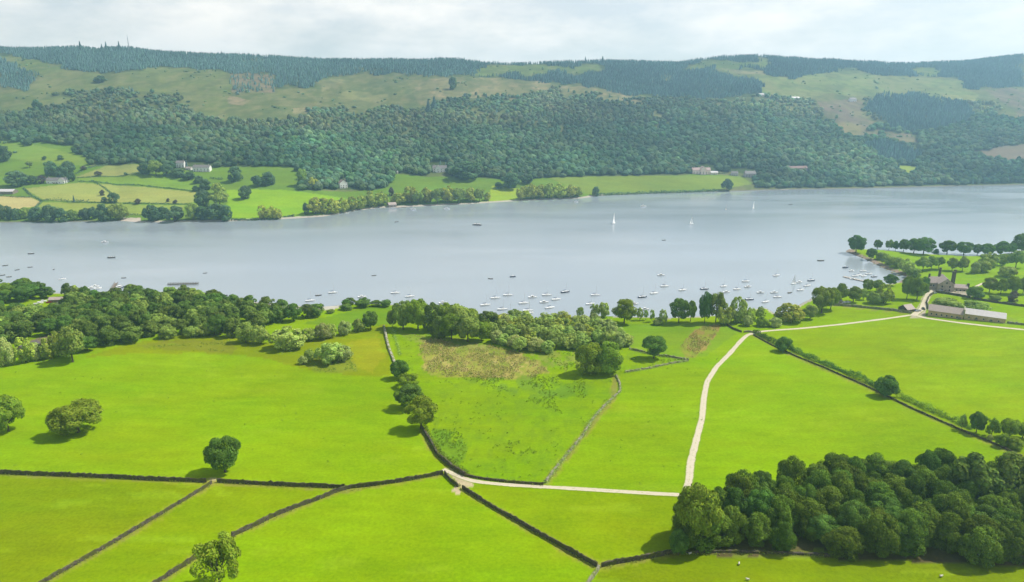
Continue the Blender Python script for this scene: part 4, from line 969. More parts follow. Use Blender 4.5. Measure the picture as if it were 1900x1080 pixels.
def mass(name, P, Wd, Hd, tint, protos_, mat, rng):
    VV, FF, CC = [], [], []; n0 = 0
    which = rng.integers(0, len(protos_), len(P)); a = rng.uniform(0, 6.28, len(P))
    for k, (v, f) in enumerate(protos_):
        m = which == k
        if not m.any(): continue
        ca, sa = np.cos(a[m])[:, None], np.sin(a[m])[:, None]
        x = (v[None, :, 0]*ca - v[None, :, 1]*sa)*Wd[m][:, None]; y = (v[None, :, 0]*sa + v[None, :, 1]*ca)*Wd[m][:, None]; z = v[None, :, 2]*Hd[m][:, None]
        V = np.stack([x + P[m][:, 0:1], y + P[m][:, 1:2], z + P[m][:, 2:3]], -1).reshape(-1, 3)
        Fc = (f[None] + (np.arange(m.sum())*len(v))[:, None, None]).reshape(-1, 3) + n0
        VV.append(V); FF.append(Fc); n0 += len(V); CC.append(tint[m][:, None, :].repeat(len(v), 1).reshape(-1, 3))
    me = make_mesh(name, np.concatenate(VV), np.concatenate(FF), mat, np.concatenate(CC))
    tag(link(name, me), kind='stuff')
    return len(P)
def far_points(sp, seed):
    rng = np.random.default_rng(seed)
    gx, gy = np.meshgrid(np.arange(-2300, 2300, sp), np.arange(820, 2750, sp))
    gx = gx + rng.uniform(-0.48, 0.48, gx.shape)*sp; gy = gy + rng.uniform(-0.48, 0.48, gy.shape)*sp
    gx, gy = gx.ravel(), gy.ravel(); u = gx/gy; k = np.abs(u) < 0.95; gx, gy, u = gx[k], gy[k], u[k]
    e0, e1, s, r = far_params(u); k = (gy > s+6) & (gy < r+25); gx, gy = gx[k], gy[k]
    z = zf_xy(gx, gy); X_, Y_ = project(np.stack([gx, gy, z], -1))
    return np.stack([gx, gy, z], -1), X_, Y_, ((gy-s[k])/(r[k]-s[k]))
def anyp(X_, Y_, polys):
    m = np.zeros(X_.shape, bool)
    for p in polys: m |= in_poly(X_, Y_, p)
    return m
rng = np.random.default_rng(5)
P, X_, Y_, t_ = far_points(9.6, 51)
def rag(P, X_, Y_, amp):
    return X_ + amp*1.6*fbm(P[:, 0]/55.0, P[:, 1]/55.0, 131, 3), Y_ + amp*fbm(P[:, 0]/45.0, P[:, 1]/45.0, 137, 3)
XR, YR = rag(P, X_, Y_, 7.0); hi = (Y_ < 240) | ((X_ > 1480) & (Y_ < 305))
XR = np.where(hi, XR, X_); YR = np.where(hi, YR, Y_)
con = anyp(XR, YR, CONIFER) & ~anyp(XR, YR, NOT_CONIFER)
isw = anyp(XR, YR, WOOD) & ~con & ~anyp(X_, Y_, CLEAR)
edge = ~isw & ~con & (X_ > -60) & (X_ < 1960)
# thin the wood towards the moor so that the upper edge is ragged
fr_ = fbm(P[:, 0]/70.0, P[:, 1]/70.0, 61, 3)
isw &= ~((t_ > 0.36) & (rng.uniform(size=len(P)) < np.clip((-fr_-0.02)*3.2, 0, 0.9)))
fringe = (~isw) & ~con & (t_ > 0.33) & anyp(XR + 26*fbm(P[:, 0]/40.0, P[:, 1]/40.0, 141, 2), YR - 9 + 8*fbm(P[:, 0]/30.0, P[:, 1]/30.0, 143, 2), WOOD) & (rng.uniform(size=len(P)) < 0.33)
isw |= fringe
Q = P[isw]; n = len(Q); zone = fbm(Q[:, 0]/120.0, Q[:, 1]/120.0, 71, 3)
Wd = (7.5+9.5*rng.beta(1.6, 2.2, n))*(1+0.22*zone); Hd = (7+9*rng.beta(1.6, 2.2, n))*(1+0.2*zone)*np.where(t_[isw] > 0.5, 0.72, 1.0); Wd *= np.where(t_[isw] > 0.42, 0.78, 1.0)
z2_ = fbm(Q[:, 0]/75.0, Q[:, 1]/90.0, 75, 3); ti = rng.lognormal(0, 0.20, n)*(1+0.45*zone)*(1+0.3*z2_)*(1+0.35*fbm(Q[:, 0]/330.0, Q[:, 1]/330.0, 73, 2)); gz = np.where(t_[isw] > 0.42, 1.18, 1.0); ti *= gz  # tone drifts by stand and species, with cloud-shadow patches put into the tint
tint = np.stack([ti*rng.uniform(0.85, 1.3, n)*gz*(1+0.28*fbm(Q[:, 0]/100.0, Q[:, 1]/130.0, 79, 3)), ti, ti*rng.uniform(0.75, 1.25, n)], -1)
nearw = Q[:, 1] < 1750
c1 = mass('hillside_wood', Q[nearw]-np.array([0, 0, 0.6]), Wd[nearw], Hd[nearw], tint[nearw], blob_protos(7, rng, 5), LEAF['far'], rng)
c2 = mass('upper_hillside_wood', Q[~nearw]-np.array([0, 0, 0.6]), Wd[~nearw], Hd[~nearw], tint[~nearw], blob_protos(7, rng, 2), LEAF['far'], rng)
# scrub dotted over the moor and pasture
m = edge & (t_ > 0.30) & (rng.uniform(size=len(P)) < 0.012 + 0.13*(fbm(P[:, 0]/60.0, P[:, 1]/60.0, 81, 3) > 0.27))
Q = P[m]; n = len(Q); ti = 1.15*rng.lognormal(0, 0.3, n)
c3 = mass('moor_scrub', Q-np.array([0, 0, 0.4]), rng.uniform(2.5, 8.5, n), rng.uniform(1.5, 5, n), np.stack([ti*1.05, ti, ti], -1), blob_protos(4, rng, 2), LEAF['far'], rng)
Pc, Xc, Yc, tcn = far_points(5.8, 52)
XR, YR = rag(Pc, Xc, Yc, 11.0)
con = anyp(XR, YR, CONIFER) & ~anyp(XR, YR, NOT_CONIFER)
gap = (fbm(Pc[:, 0]/90.0, Pc[:, 1]/90.0, 63, 3) < -0.45)
con &= ~(gap & (rng.uniform(size=len(Pc)) < 0.6))
sparse = in_poly(Xc, Yc, NOT_CONIFER[3]) & (rng.uniform(size=len(Pc)) < 0.16)
lone = anyp(Xc, Yc, WOOD) & (rng.uniform(size=len(Pc)) < 0.012)
con |= sparse | lone
Q = Pc[con]; n = len(Q); zn = fbm(Q[:, 0]/110.0, Q[:, 1]/110.0, 64, 2)
Hd = rng.uniform(7.5, 12.5, n)*(1+0.25*zn); ti = rng.lognormal(0, 0.16, n)*(1+0.3*fbm(Q[:, 0]/160.0, Q[:, 1]/160.0, 65, 2))
c4 = mass('conifer_plantation', Q-np.array([0, 0, 0.5]), Hd*rng.uniform(0.42, 0.62, n), Hd, np.stack([ti, ti*rng.uniform(0.9, 1.1, n), ti*1.05], -1), cone_protos(6, rng), LEAF['conifer'], rng)

FT = [(2,407,380,12),(14,409,384,14),(32,408,388,15),(45,407,387,17),(65,411,386,25),(90,414,382,25),(115,412,387,19),(133,410,390,17),(155,409,388,17),(171,408,386,15),(192,411,380,21),(213,411,379,31),
 (278,413,382,25),(301,407,385,19),(325,412,384,29),(355,410,378,23),(375,410,384,25),(398,411,380,29),(421,410,382,21)]
for i, (x, yb, yt, w) in enumerate(FT):
    T('far_shore_tree', ['farbush','farbush','far','parkbush'][i % 4], x, yb, yt-2, w*1.25, 'green tree on the far left shore, %s from left %s the pale beach' % ((ORD[i+1], 'before') if i < 12 else (ORD[i-11], 'after')), group='trees on the far shore', far=True)
FY = [(485,408,382,15),(501,408,384,19),(514,409,388,13),(583,400,368,25),(599,399,369,23),(618,398,369,23),(636,396,368,19),(652,393,366,19),(669,390,364,17),(689,386,356,31),(707,384,357,19),(738,381,360,23),
 (760,379,348,25),(776,379,356,17),(792,378,350,21),(812,378,350,19),(830,378,346,21),(851,377,350,23),(872,376,350,23),(890,374,350,17),(905,373,358,11),
 (967,372,347,15),(985,371,342,21),(1003,370,344,21),(1021,370,341,21),(1040,369,342,23),(1060,368,344,21),(1072,367,348,15)]
for i, (x, yb, yt, w) in enumerate(FY):
    if i < 12: lb = 'yellowish tree on the far centre shore, %s from left between bright field and boathouse' % ORD[i+1]
    elif i < 21: lb = 'leafy tree on the far shore, %s from left in the clump right of the boathouse' % ORD[i-11]
    else: lb = 'pale willow on the far shore, %s from left in the short dense row' % ORD[i-20]
    T('far_shore_tree', 'yellow' if (i < 12 or i >= 21) else ('park' if i % 2 else 'yellow'), x, yb, yt-1, w*1.3, lb, group='trees on the far shore', far=True)
FF_ = [(456,369,344,28,'far','dark round tree alone in the brightest far field'), (437,337,309,29,'far','large round tree on the far lawn right of the white houses'), (479,345,325,27,'far','left dark tree of the far clump above the brightest field'), (499,343,319,30,'far','right dark tree of the far clump above the brightest field'),
 (378,383,352,34,'far','left half of the big far clump left of the brightest field'), (408,383,354,34,'park','right half of the big far clump left of the brightest field'), (402,362,340,26,'yellow','yellowish far tree above the big clump'), (382,352,332,22,'far','dark far tree at the end of the tree belt below the houses'), (364,355,344,13,'far','small far bush at the tip of the green strip'),
 (270,323,301,23,'far','first far tree of the belt left of the white houses'), (290,326,297,27,'park','second far tree of the belt left of the white houses'), (310,327,304,27,'far','third far tree of the belt, left of the white houses'), (331,329,313,25,'far','far tree directly below the left white house'), (350,334,319,25,'far','far tree below the gap between the white houses'), (368,340,326,22,'far','far tree below the right white house'),
 (212,376,357,22,'far','dark dome shaped tree in the large pale far field'), (194,376,366,13,'far','low dark tree beside the dome shaped one in the pale field'), (190,363,352,10,'purple','small lone thin tree in the large pale far field'), (182,327,318,14,'purple','grey bush on the far tan slope'), (234,326,320,8,'far','small bush on the far hedge of the tan slope'),
 (138,377,363,5,'conifer_','thin dark conifer on the far hedge'), (256,379,369,13,'purple','little square tree pair on the far thin hedge'), (312,375,368,7,'purple','tiny thin tree above the far thin hedge'), (326,379,371,9,'purple','tiny dark tree on the far thin hedge'),
 (95,326,299,27,'far','left tree of the dark group behind the white cottage'), (128,326,299,27,'far','right tree of the dark group behind the white cottage'), (115,334,309,24,'far','front tree of the dark group behind the white cottage'), (134,337,320,14,'far','small tree touching the right end of the white cottage'), (32,345,317,42,'far','widest dark tree left of the white cottage'), (60,341,325,18,'far','dark tree just left of the white cottage garden'), (78,340,325,18,'purple','dull tree at the left end of the white cottage'), (55,311,299,12,'park','pale bush in the upper far left pasture'), (113,297,288,12,'far','small tree in the upper far left pasture'), (83,297,290,9,'far','tiny tree high in the far left pasture'), (155,316,308,12,'purple','dull bush by the far left pasture wall'), (8,300,270,26,'far','dark tree at the left frame edge above the far fields'),
 (568,399,376,13,'far','narrow dark tree at the left end of the yellowish shore trees'), (727,363,347,13,'purple','dull purplish tree on the far lawn above the boathouse'), (948,349,321,36,'far','big rounded tree between far lawn and meadow'), (978,341,324,24,'far','tree right of the big rounded one at the meadow edge'), (868,331,299,62,'far','massive dark dome of a tree right of the gabled far house'), (925,350,338,16,'far','low tree by the far lawn'), (1106,364,346,15,'far','round tree alone on the far right meadow shore'), (1348,354,331,22,'far','round tree on the shore below the pink house'),
 (561,345,312,20,'park','light tree at the left edge of the dark far grove'), (580,352,330,24,'yellow','pale small tree under the dark far grove'), (1418,343,322,24,'far','bright rounded tree right of the far grey houses'), (207,176,160,16,'far','lone rounded tree high on the far left pasture'), (70,205,185,17,'far','lone dark tree on the far left hillside'), (185,154,140,22,'far','bushy tree on the high far pasture'), (806,205,182,14,'conifer_','dark tree pair on the edge of the brown moor, left'), (795,212,188,12,'conifer_','tall dark tree on the edge of the brown moor'), (841,166,142,16,'far','tree standing in the brown moor grass'),
 (150,95,79,7,'conifer_','tallest pointed conifer on the skyline at upper left'), (190,96,84,6,'conifer_','left pointed conifer of the skyline pair near the mast'), (198,95,80,6,'conifer_','right pointed conifer of the skyline pair near the mast'), (222,95,79,6,'conifer_','pointed conifer on the skyline just left of the mast'), (1086,118,107,5,'conifer_','small pointed conifer alone on the open skyline right of centre'), (1118,117,106,7,'conifer_','pointed conifer at the left end of the right hand skyline trees'), (412,106,97,6,'conifer_','small pointed conifer on the skyline right of the mast')]
def conifer_tree(P_, Wm, Hm, label, group):
    rr_ = np.random.default_rng(9); n_ = 700
    h = rr_.uniform(0.06, 1.0, n_)**0.8; r_ = (1-h)*0.5*rr_.uniform(0.7, 1.05, n_)+0.02; a_ = rr_.uniform(0, 6.28, n_)
    c_ = np.column_stack([np.cos(a_)*r_, np.sin(a_)*r_, h]); nr = np.column_stack([np.cos(a_), np.sin(a_), np.full(n_, 0.6)]) + rr_.normal(size=(n_, 3))*0.3; nr /= np.linalg.norm(nr, axis=1)[:, None]
    V, Fc = leaf_quads(c_, nr, 0.06, rr_)
    if 'con' not in PROTO: PROTO['con'] = make_mesh('crown', V, Fc, LEAF['conifer'], rr_.uniform(0.7, 1.3, n_).repeat(4))
    root = thing('conifer', label, 'tree', (P_[0], P_[1], P_[2]-0.1), 0, group)
    c = link('crown', PROTO['con'], root); c.scale = (Wm, Wm, Hm)
    t = link('trunk', TRUNKS['tall'], root); t.scale = (Wm*0.5, Wm*0.5, Hm)
for x, yb, yt, w, st, lb in FF_:
    if st == 'conifer_':
        P_ = far_ground([x], [yb])[0]; m_ = P_[1]/CP/F; conifer_tree(P_, max(w*m_, 4), (yb-yt)*m_, lb, 'single trees of the far side')
    else: T('far_field_tree', st, x, yb, yt, w, lb, group='single trees of the far side', far=True)
print('COUNTS', CNT, c1, c2, c3, c4)
# ------------------------------------------------------------------ buildings
def gable(root, x0, x1, y0, y1, z0, ze, rise, wm, rm, axis='x', over=0.35, wname='wall', rname='roof', th=0.18):
    mb = MB()
    if axis == 'x':
        ym = (y0+y1)/2
        mb.add([(x0,y0,z0),(x1,y0,z0),(x1,y1,z0),(x0,y1,z0),(x0,y0,ze),(x1,y0,ze),(x1,y1,ze),(x0,y1,ze),(x0,ym,ze+rise),(x1,ym,ze+rise)],
               [(0,1,5,4),(2,3,7,6),(1,2,6,9,5),(3,0,4,8,7),(0,3,2,1)])
    else:
        xm = (x0+x1)/2
        mb.add([(x0,y0,z0),(x1,y0,z0),(x1,y1,z0),(x0,y1,z0),(x0,y0,ze),(x1,y0,ze),(x1,y1,ze),(x0,y1,ze),(xm,y0,ze+rise),(xm,y1,ze+rise)],
               [(0,1,5,8,4),(2,3,7,9,6),(1,2,6,5),(3,0,4,7),(0,3,2,1)])
    w = mb.build(wname, wm, root)
    rb = MB(); g = 0.03
    if axis == 'x':
        ym = (y0+y1)/2; s = rise/(ym-y0); o = over
        for sg, ya in ((-1, y0-o), (1, y1+o)):
            zl = ze - s*o + g; zt = ze+rise+g
            rb.add([(x0-o,ya,zl),(x1+o,ya,zl),(x1+o,ym,zt),(x0-o,ym,zt),(x0-o,ya,zl+th),(x1+o,ya,zl+th),(x1+o,ym,zt+th),(x0-o,ym,zt+th)],
                   [(0,1,2,3),(4,7,6,5),(0,4,5,1),(1,5,6,2),(3,2,6,7),(0,3,7,4)])
    else:
        xm = (x0+x1)/2; s = rise/(xm-x0); o = over
        for sg, xa in ((-1, x0-o), (1, x1+o)):
            zl = ze - s*o + g; zt = ze+rise+g
            rb.add([(xa,y0-o,zl),(xa,y1+o,zl),(xm,y1+o,zt),(xm,y0-o,zt),(xa,y0-o,zl+th),(xa,y1+o,zl+th),(xm,y1+o,zt+th),(xm,y0-o,zt+th)],
                   [(0,1,2,3),(4,7,6,5),(0,4,5,1),(1,5,6,2),(3,2,6,7),(0,3,7,4)])
    rf = rb.build(rname, rm, root)
    return w, rf
def win(root, x, y, z, w=0.9, h=1.2, face='front', mat=None, name='window'):
    """a glazed opening with a frame, standing a little proud of the wall"""
    mb = MB(); fb = MB()
    if face == 'front':
        mb.box(x-w/2, x+w/2, y-0.04, y+0.05, z, z+h)
        for a in (x-w/2-0.08, x+w/2): fb.box(a, a+0.08, y-0.07, y+0.04, z, z+h)
        fb.box(x-w/2-0.14, x+w/2+0.14, y-0.12, y+0.04, z-0.14, z-0.002)
        fb.box(x-w/2-0.1, x+w/2+0.1, y-0.08, y+0.04, z+h+0.002, z+h+0.13)
    else:
        sg = 1 if face == 'right' else -1
        a, b = sorted((x+0.04*sg, x-0.05*sg)); mb.box(a, b, y-w/2, y+w/2, z, z+h)
        a, b = sorted((x+0.10*sg, x-0.03*sg)); fb.box(a, b, y-w/2-0.1, y+w/2+0.1, z-0.14, z-0.002)
    o = mb.build(name, mat or GLASS, root)
    fb.build('frame', TIMBER_P, o)
    return o
def chim(root, x, y, z0, z1, w=0.7, mat=None, round_=False):
    mb = MB()
    if round_:
        b = z0 + (z1-z0)*0.38
        mb.box(x-w*0.62, x+w*0.62, y-w*0.62, y+w*0.62, z0, b)
        mb.tube([(x, y, b-0.05), (x, y, z1-0.3), (x, y, z1-0.28), (x, y, z1)], [w*0.52, w*0.47, w*0.56, w*0.54], 12)
    else:
        mb.box(x-w/2, x+w/2, y-w/2, y+w/2, z0, z1)
        mb.box(x-w/2-0.08, x+w/2+0.08, y-w/2-0.08, y+w/2+0.08, z1+0.002, z1+0.15)
        for k in (-0.2, 0.2): mb.tube([(x+k*w, y, z1+0.15), (x+k*w, y, z1+0.5)], [0.12, 0.10], 6)
    return mb.build('chimney', mat or STONE_DARK, root)
def site(A, B, far=False):
    g = (far_ground if far else ground)(np.array([A[0], B[0]], float), np.array([A[1], B[1]], float))
    a, b = g[0], g[1]; L = float(np.hypot(*(b-a)[:2])); rz = math.atan2(b[1]-a[1], b[0]-a[0])
    return Vector((float(a[0]), float(a[1]), float(min(a[2], b[2])))), L, rz

# the old stone hall
o, L, rz = site((1722, 538), (1782, 541))
hall = thing('stone_hall', 'large old stone hall with tall round chimneys among trees by the bay', 'house', o, rz)
u = L/60.0     # metres per photo pixel here
gable(hall, 2*u, 34*u, 3.5, 12.5, -1.5, 5.6, 4.2, RUBBLE, SLATE_B, 'x', 0.4)
gable(hall, 17*u, 46*u, -2.0, 16.0, -1.5, 6.2, 4.6, RUBBLE, SLATE_B, 'y', 0.3)
gable(hall, 49*u, 74*u, 2.0, 9.0, -1.0, 3.2, 2.2, RUBBLE, SLATE_B, 'x', 0.3)
chim(hall, 25*u, 13.6, 3.0, 16.5, 2.0, STONE_DARK, True); chim(hall, 45*u, 4.5, -1.0, 16.0, 2.1, STONE_DARK, True); chim(hall, 48.6*u, 6.5, -1.0, 17.0, 2.1, STONE_DARK, True)
chim(hall, 76*u, 5.5, -1.0, 6.4, 1.6, STONE_DARK); chim(hall, 3*u, 8.0, 4.5, 12.0, 1.5, STONE_DARK, True)
for x in (6*u, 11*u): win(hall, x, 3.46, 2.6, 1.2, 1.5)
for x, z in ((24*u, 0.8), (38*u, 0.8), (24*u, 3.6), (38*u, 3.6), (31.5*u, 6.6)): win(hall, x, -2.04, z, 1.1, 1.5)
for x in (54*u, 61*u, 68*u): win(hall, x, 1.96, 0.8, 1.1, 1.1)
MB().box(30.3*u-0.6, 30.3*u+0.6, -2.09, -1.9, -0.6, 1.6).build('door', TIMBER, hall)
court = MB(); court.box(48*u, 79*u, -3.4, -2.8, -2.0, 1.0); court.box(48*u, 48*u+0.6, -2.79, 1.6, -2.0, 1.2); court.box(79*u, 79*u+0.6, -2.79, 4, -2.0, 1.1)
tag(link('court_wall', court.mesh('court_wall', STONE_PALE)), 'pale stone wall enclosing the court right of the hall gable', 'wall')
cw = bpy.data.objects['court_wall']; cw.location = o; cw.rotation_euler = (0, 0, rz)

# the long barn, two ranges
o, L, rz = site((1721, 586), (1787, 592.5))
b1 = thing('long_barn', 'left range of the long barn with brown slate roof', 'barn', o, rz)
TAN = stone('warm_masonry', (0.36, 0.26, 0.15), (0.50, 0.38, 0.24), None, 1.1)
gable(b1, 0, L-0.2, 0, 9.0, -1.2, 4.3, 3.3, TAN, SLATE_B, 'x', 0.3)
for k in range(6): win(b1, L*(0.10+0.145*k), -0.03, 1.4, 0.9, 1.1)
MB().box(L*0.90-1.0, L*0.90+1.0, -0.06, 0.1, -0.4, 2.4).build('door', TIMBER, b1)
MB().box(L-0.25, L+0.45, -0.4, 9.4, 4.0, 8.1).build('gable_coping', STONE_PALE, b1)
o, L, rz = site((1788, 592.5), (1865, 600))
b2 = thing('long_barn', 'right range of the long barn with pale sheet roof', 'barn', o, rz)
gable(b2, 0.1, L, 0, 8.6, -1.2, 4.2, 2.9, TAN, SLATE_P, 'x', 0.25)
for k in range(5): win(b2, L*(0.12+0.18*k), -0.03, 1.5, 0.8, 1.0)
for k in (0.30, 0.66): MB().box(L*k-0.9, L*k+0.9, -0.06, 0.1, -0.4, 2.3).build('door', TIMBER, b2)
o, L, rz = site((1666, 576), (1682, 579))
sh_ = thing('stone_shed', 'small stone shed with gabled slate roof by the field wall', 'shed', o, rz-0.25)
gable(sh_, 0, L*1.25, 0, 7.5, -0.8, 2.6, 2.6, STONE_DARK, SLATE_B, 'y', 0.4); MB().box(L*0.62-0.8, L*0.62+0.8, -0.06, 0.1, -0.3, 2.0).build('door', TIMBER, sh_)
o, L, rz = site((1549, 563), (1562, 564))
sh2 = thing('boat_store', 'low dark shed behind the field wall left of the barns', 'shed', o, rz)
gable(sh2, 0, L, 0, 4.0, -0.6, 2.0, 1.1, TIMBER, SLATE, 'x', 0.25); MB().box(L*0.3, L*0.3+1.6, -0.06, 0.1, -0.3, 1.7).build('door', TIMBER_P, sh2)
# brown roofed yard buildings by the left wood
o, L, rz = site((90, 562), (152, 559))
by = thing('boatyard_shed', 'long low brown roofed boatyard shed at the left shore', 'shed', o, rz)
gable(by, 0, L, 0, 6, -0.5, 2.2, 1.4, TIMBER, SLATE_B, 'x', 0.3)
for k in range(5): win(by, L*(0.12+0.19*k), -0.03, 0.7, 1.2, 0.9)
o, L, rz = site((46, 652), (84, 640))
bl = thing('low_hut', 'low dark hut roof between bushes behind the pale bush row', 'hut', o, rz)
gable(bl, 0, L*0.8, 0, 6.5, -0.5, 2.2, 1.5, TIMBER, plain('felt_roof', (0.10, 0.085, 0.08), 0.9, 0.2, 1.5), 'x', 0.3); win(bl, L*0.3, -0.03, 0.8, 1.0, 0.8)

# houses of the far side
def far_house(name, label, A, B, depth, eaves, rise, wm, rm, wins=4, storeys=1, chims=1, axis='x', wing=None, cat='house', porch=False):
    o, L, rz = site(A, B, True)
    eaves *= 1.35; rise *= 1.3
    h = thing(name, label, cat, o, rz)
    gable(h, 0, L, 0, depth, -2.5, eaves, rise, wm, rm, axis, 0.4)
    if wing: gable(h, L*wing[0], L*wing[1], -2.5, depth-1.0, -2.5, eaves+wing[2], rise*wing[3], wm, rm, 'y', 0.35)
    for s_ in range(storeys):
        for k in range(wins):
            x = L*(k+0.5)/wins
            y = -0.03
            if wing and L*wing[0]-0.6 < x < L*wing[1]+0.6: y = -2.53
            win(h, x, y, 0.9+2.7*s_, 1.1, 1.3)
    for k in range(chims):
        x = L*(0.1+0.8*k/max(1, chims-1)) if chims > 1 else L*0.85
        chim(h, x, depth/2, eaves+rise*0.6, eaves+rise+1.3, 0.9, RUBBLE)
    MB().box(L*0.40-0.5, L*0.40+0.5, -0.07 if not wing else -2.58, 0.1, -0.1, 2.0).build('door', TIMBER, h)
    return h
far_house('cottage', 'long white cottage under dark trees in the far left fields', (86, 341), (124, 340), 8, 3.6, 3.0, RENDER_W, SLATE, 5, 1, 2, wing=(0.62, 0.92, 0.4, 0.9))
far_house('barn', 'grey roofed low barn at the left edge of the far shore', (-14, 361), (24, 361), 12, 3.0, 2.2, TIMBER, SLATE_P, 3, 1, 0, cat='barn')
far_house('white_house', 'small square white house half hidden by the far belt of trees', (327, 311), (342, 312), 8, 6.0, 2.6, RENDER_W, SLATE, 3, 2, 1)
far_house('white_house', 'wide white fronted house at the end of the far tree belt', (358, 319), (389, 319), 9, 5.4, 2.8, RENDER_W, SLATE, 5, 2, 2)
far_house('garage', 'tiny white outbuilding between the two far white houses', (344, 315), (354, 317), 6, 2.6, 1.6, RENDER_W, SLATE_B, 2, 1, 0, cat='outbuilding')
far_house('white_house', 'tall white house in the dark far grove above the shore', (631, 350), (645, 349), 9, 6.4, 3.4, RENDER_W, SLATE_R, 3, 2, 1, 'y')
far_house('gabled_house', 'white gabled house above the far sloping lawn', (803, 320), (829, 320), 9, 5.2, 3.4, RENDER_W, SLATE, 4, 2, 2, wing=(0.22, 0.55, 0.8, 1.0))
far_house('lodge', 'tiny pale hut at the top corner of the far lawn', (730, 323), (738, 323), 5, 2.6, 1.6, RENDER_C, SLATE_P, 2, 1, 0, cat='hut')
far_house('pink_house', 'large pinkish house with pale gable on the far right meadow', (1285, 323), (1318, 324), 10, 6.0, 3.2, plain('pink_render', (0.80, 0.62, 0.54), 0.8, 0.06), plain('pinkish_roof', (0.42, 0.30, 0.27), 0.75, 0.1), 6, 2, 3, wing=(0.42, 0.74, 2.2, 1.1))
far_house('annexe', 'low pale annexe right of the pink house', (1319, 324), (1332, 325), 7, 3.0, 1.8, RENDER_C, SLATE_P, 3, 1, 0, cat='outbuilding')
far_house('cottage', 'little grey roofed cottage between the pink house and grey houses', (1357, 326), (1369, 327), 7, 4.0, 2.4, plain('grey_render', (0.46, 0.43, 0.42), 0.8, 0.06), SLATE, 3, 1, 1)
far_house('grey_house', 'taller grey house by the far right shore wood', (1383, 329), (1402, 330), 9, 5.6, 3.2, plain('dull_render', (0.40, 0.34, 0.32), 0.8, 0.06), SLATE, 4, 2, 2)
far_house('grey_house', 'low dull red roofed house deep in the far right wood', (1463, 319), (1498, 318), 9, 4.6, 2.8, plain('brown_render', (0.33, 0.25, 0.22), 0.8, 0.06), SLATE_R, 5, 1, 2)
far_house('hill_cottage', 'tiny white cottage high on the far right hillside', (1578, 189), (1589, 189), 9, 5.0, 3.0, RENDER_W, SLATE, 3, 1, 1)
far_house('hill_farm', 'pale farm roof high on the hillside above the lake, right of centre', (1470, 186), (1484, 186), 9, 4.0, 2.5, RENDER_W, SLATE_P, 3, 1, 0, cat='farm')
far_house('hill_barn', 'small pale roofed barn left of the hillside farm', (1409, 179), (1418, 179), 9, 3.6, 2.2, RENDER_C, SLATE_P, 2, 1, 0, cat='barn')
bh = far_house('boathouse', 'stone boathouse on the far shore with a brown roof', (722, 385.5), (736, 384.5), 9, 2.8, 2.2, RUBBLE, SLATE_B, 2, 1, 0, cat='boathouse')

# stone landing piers of the far shore, timber jetties of the near shore
def jetty(A, B, width, label, mat, h=0.9, n=12, rail=False, far=False, name='jetty'):
    a, b = [plane0(*q) for q in (A, B)]
    L = float(np.hypot(*(b-a))); rz = math.atan2(b[1]-a[1], b[0]-a[0])
    r_ = thing(name, label, 'jetty', (a[0], a[1], 0), rz)
    d = MB()
    for k in range(int(L/0.5)): d.box(k*0.5, k*0.5+0.46, -width/2, width/2, h-0.12, h)
    d.box(0, L, -width/2+0.2, -width/2+0.4, h-0.35, h-0.125); d.box(0, L, width/2-0.4, width/2-0.2, h-0.35, h-0.125)
    d.build('deck', mat, r_)
    for k in range(n+1):
        x = L*k/n
        for sg in (-1, 1):
            MB().tube([(x, sg*(width/2+0.1), -3), (x, sg*(width/2+0.1), h+(1.0 if rail else 0.25))], [0.14, 0.13], 6).build('post', TIMBER, r_)
    if rail:
        for sg in (-1, 1):
            q = MB(); q.box(0, L, sg*(width/2+0.1)-0.05, sg*(width/2+0.1)+0.05, h+0.92, h+1.02); q.box(0, L, sg*(width/2+0.1)-0.04, sg*(width/2+0.1)+0.04, h+0.45, h+0.53); q.build('rail', TIMBER, r_)
    return r_
jetty((312, 529), (368, 527.5), 1.8, 'long railed timber jetty behind the left wood', plain('dark_timber', (0.09, 0.075, 0.06), 0.9, 0.15, 3), 0.9, 12, True)
jetty((206, 543), (216, 527), 2.2, 'short timber jetty with a moored launch by the left boatyard', TIMBER, 1.0, 6, True)
jetty((1566, 514), (1606, 523), 3.0, 'pale floating pontoon in the bay by the hall', TIMBER_P, 0.6, 8)
jetty((735, 386), (754, 384.5), 3.0, 'low landing pier beside the far boathouse', TIMBER_P, 0.7, 6)
jetty((1448, 353), (1462, 352), 3.0, 'low pale landing stage on the far right shore', TIMBER_P, 0.7, 5)

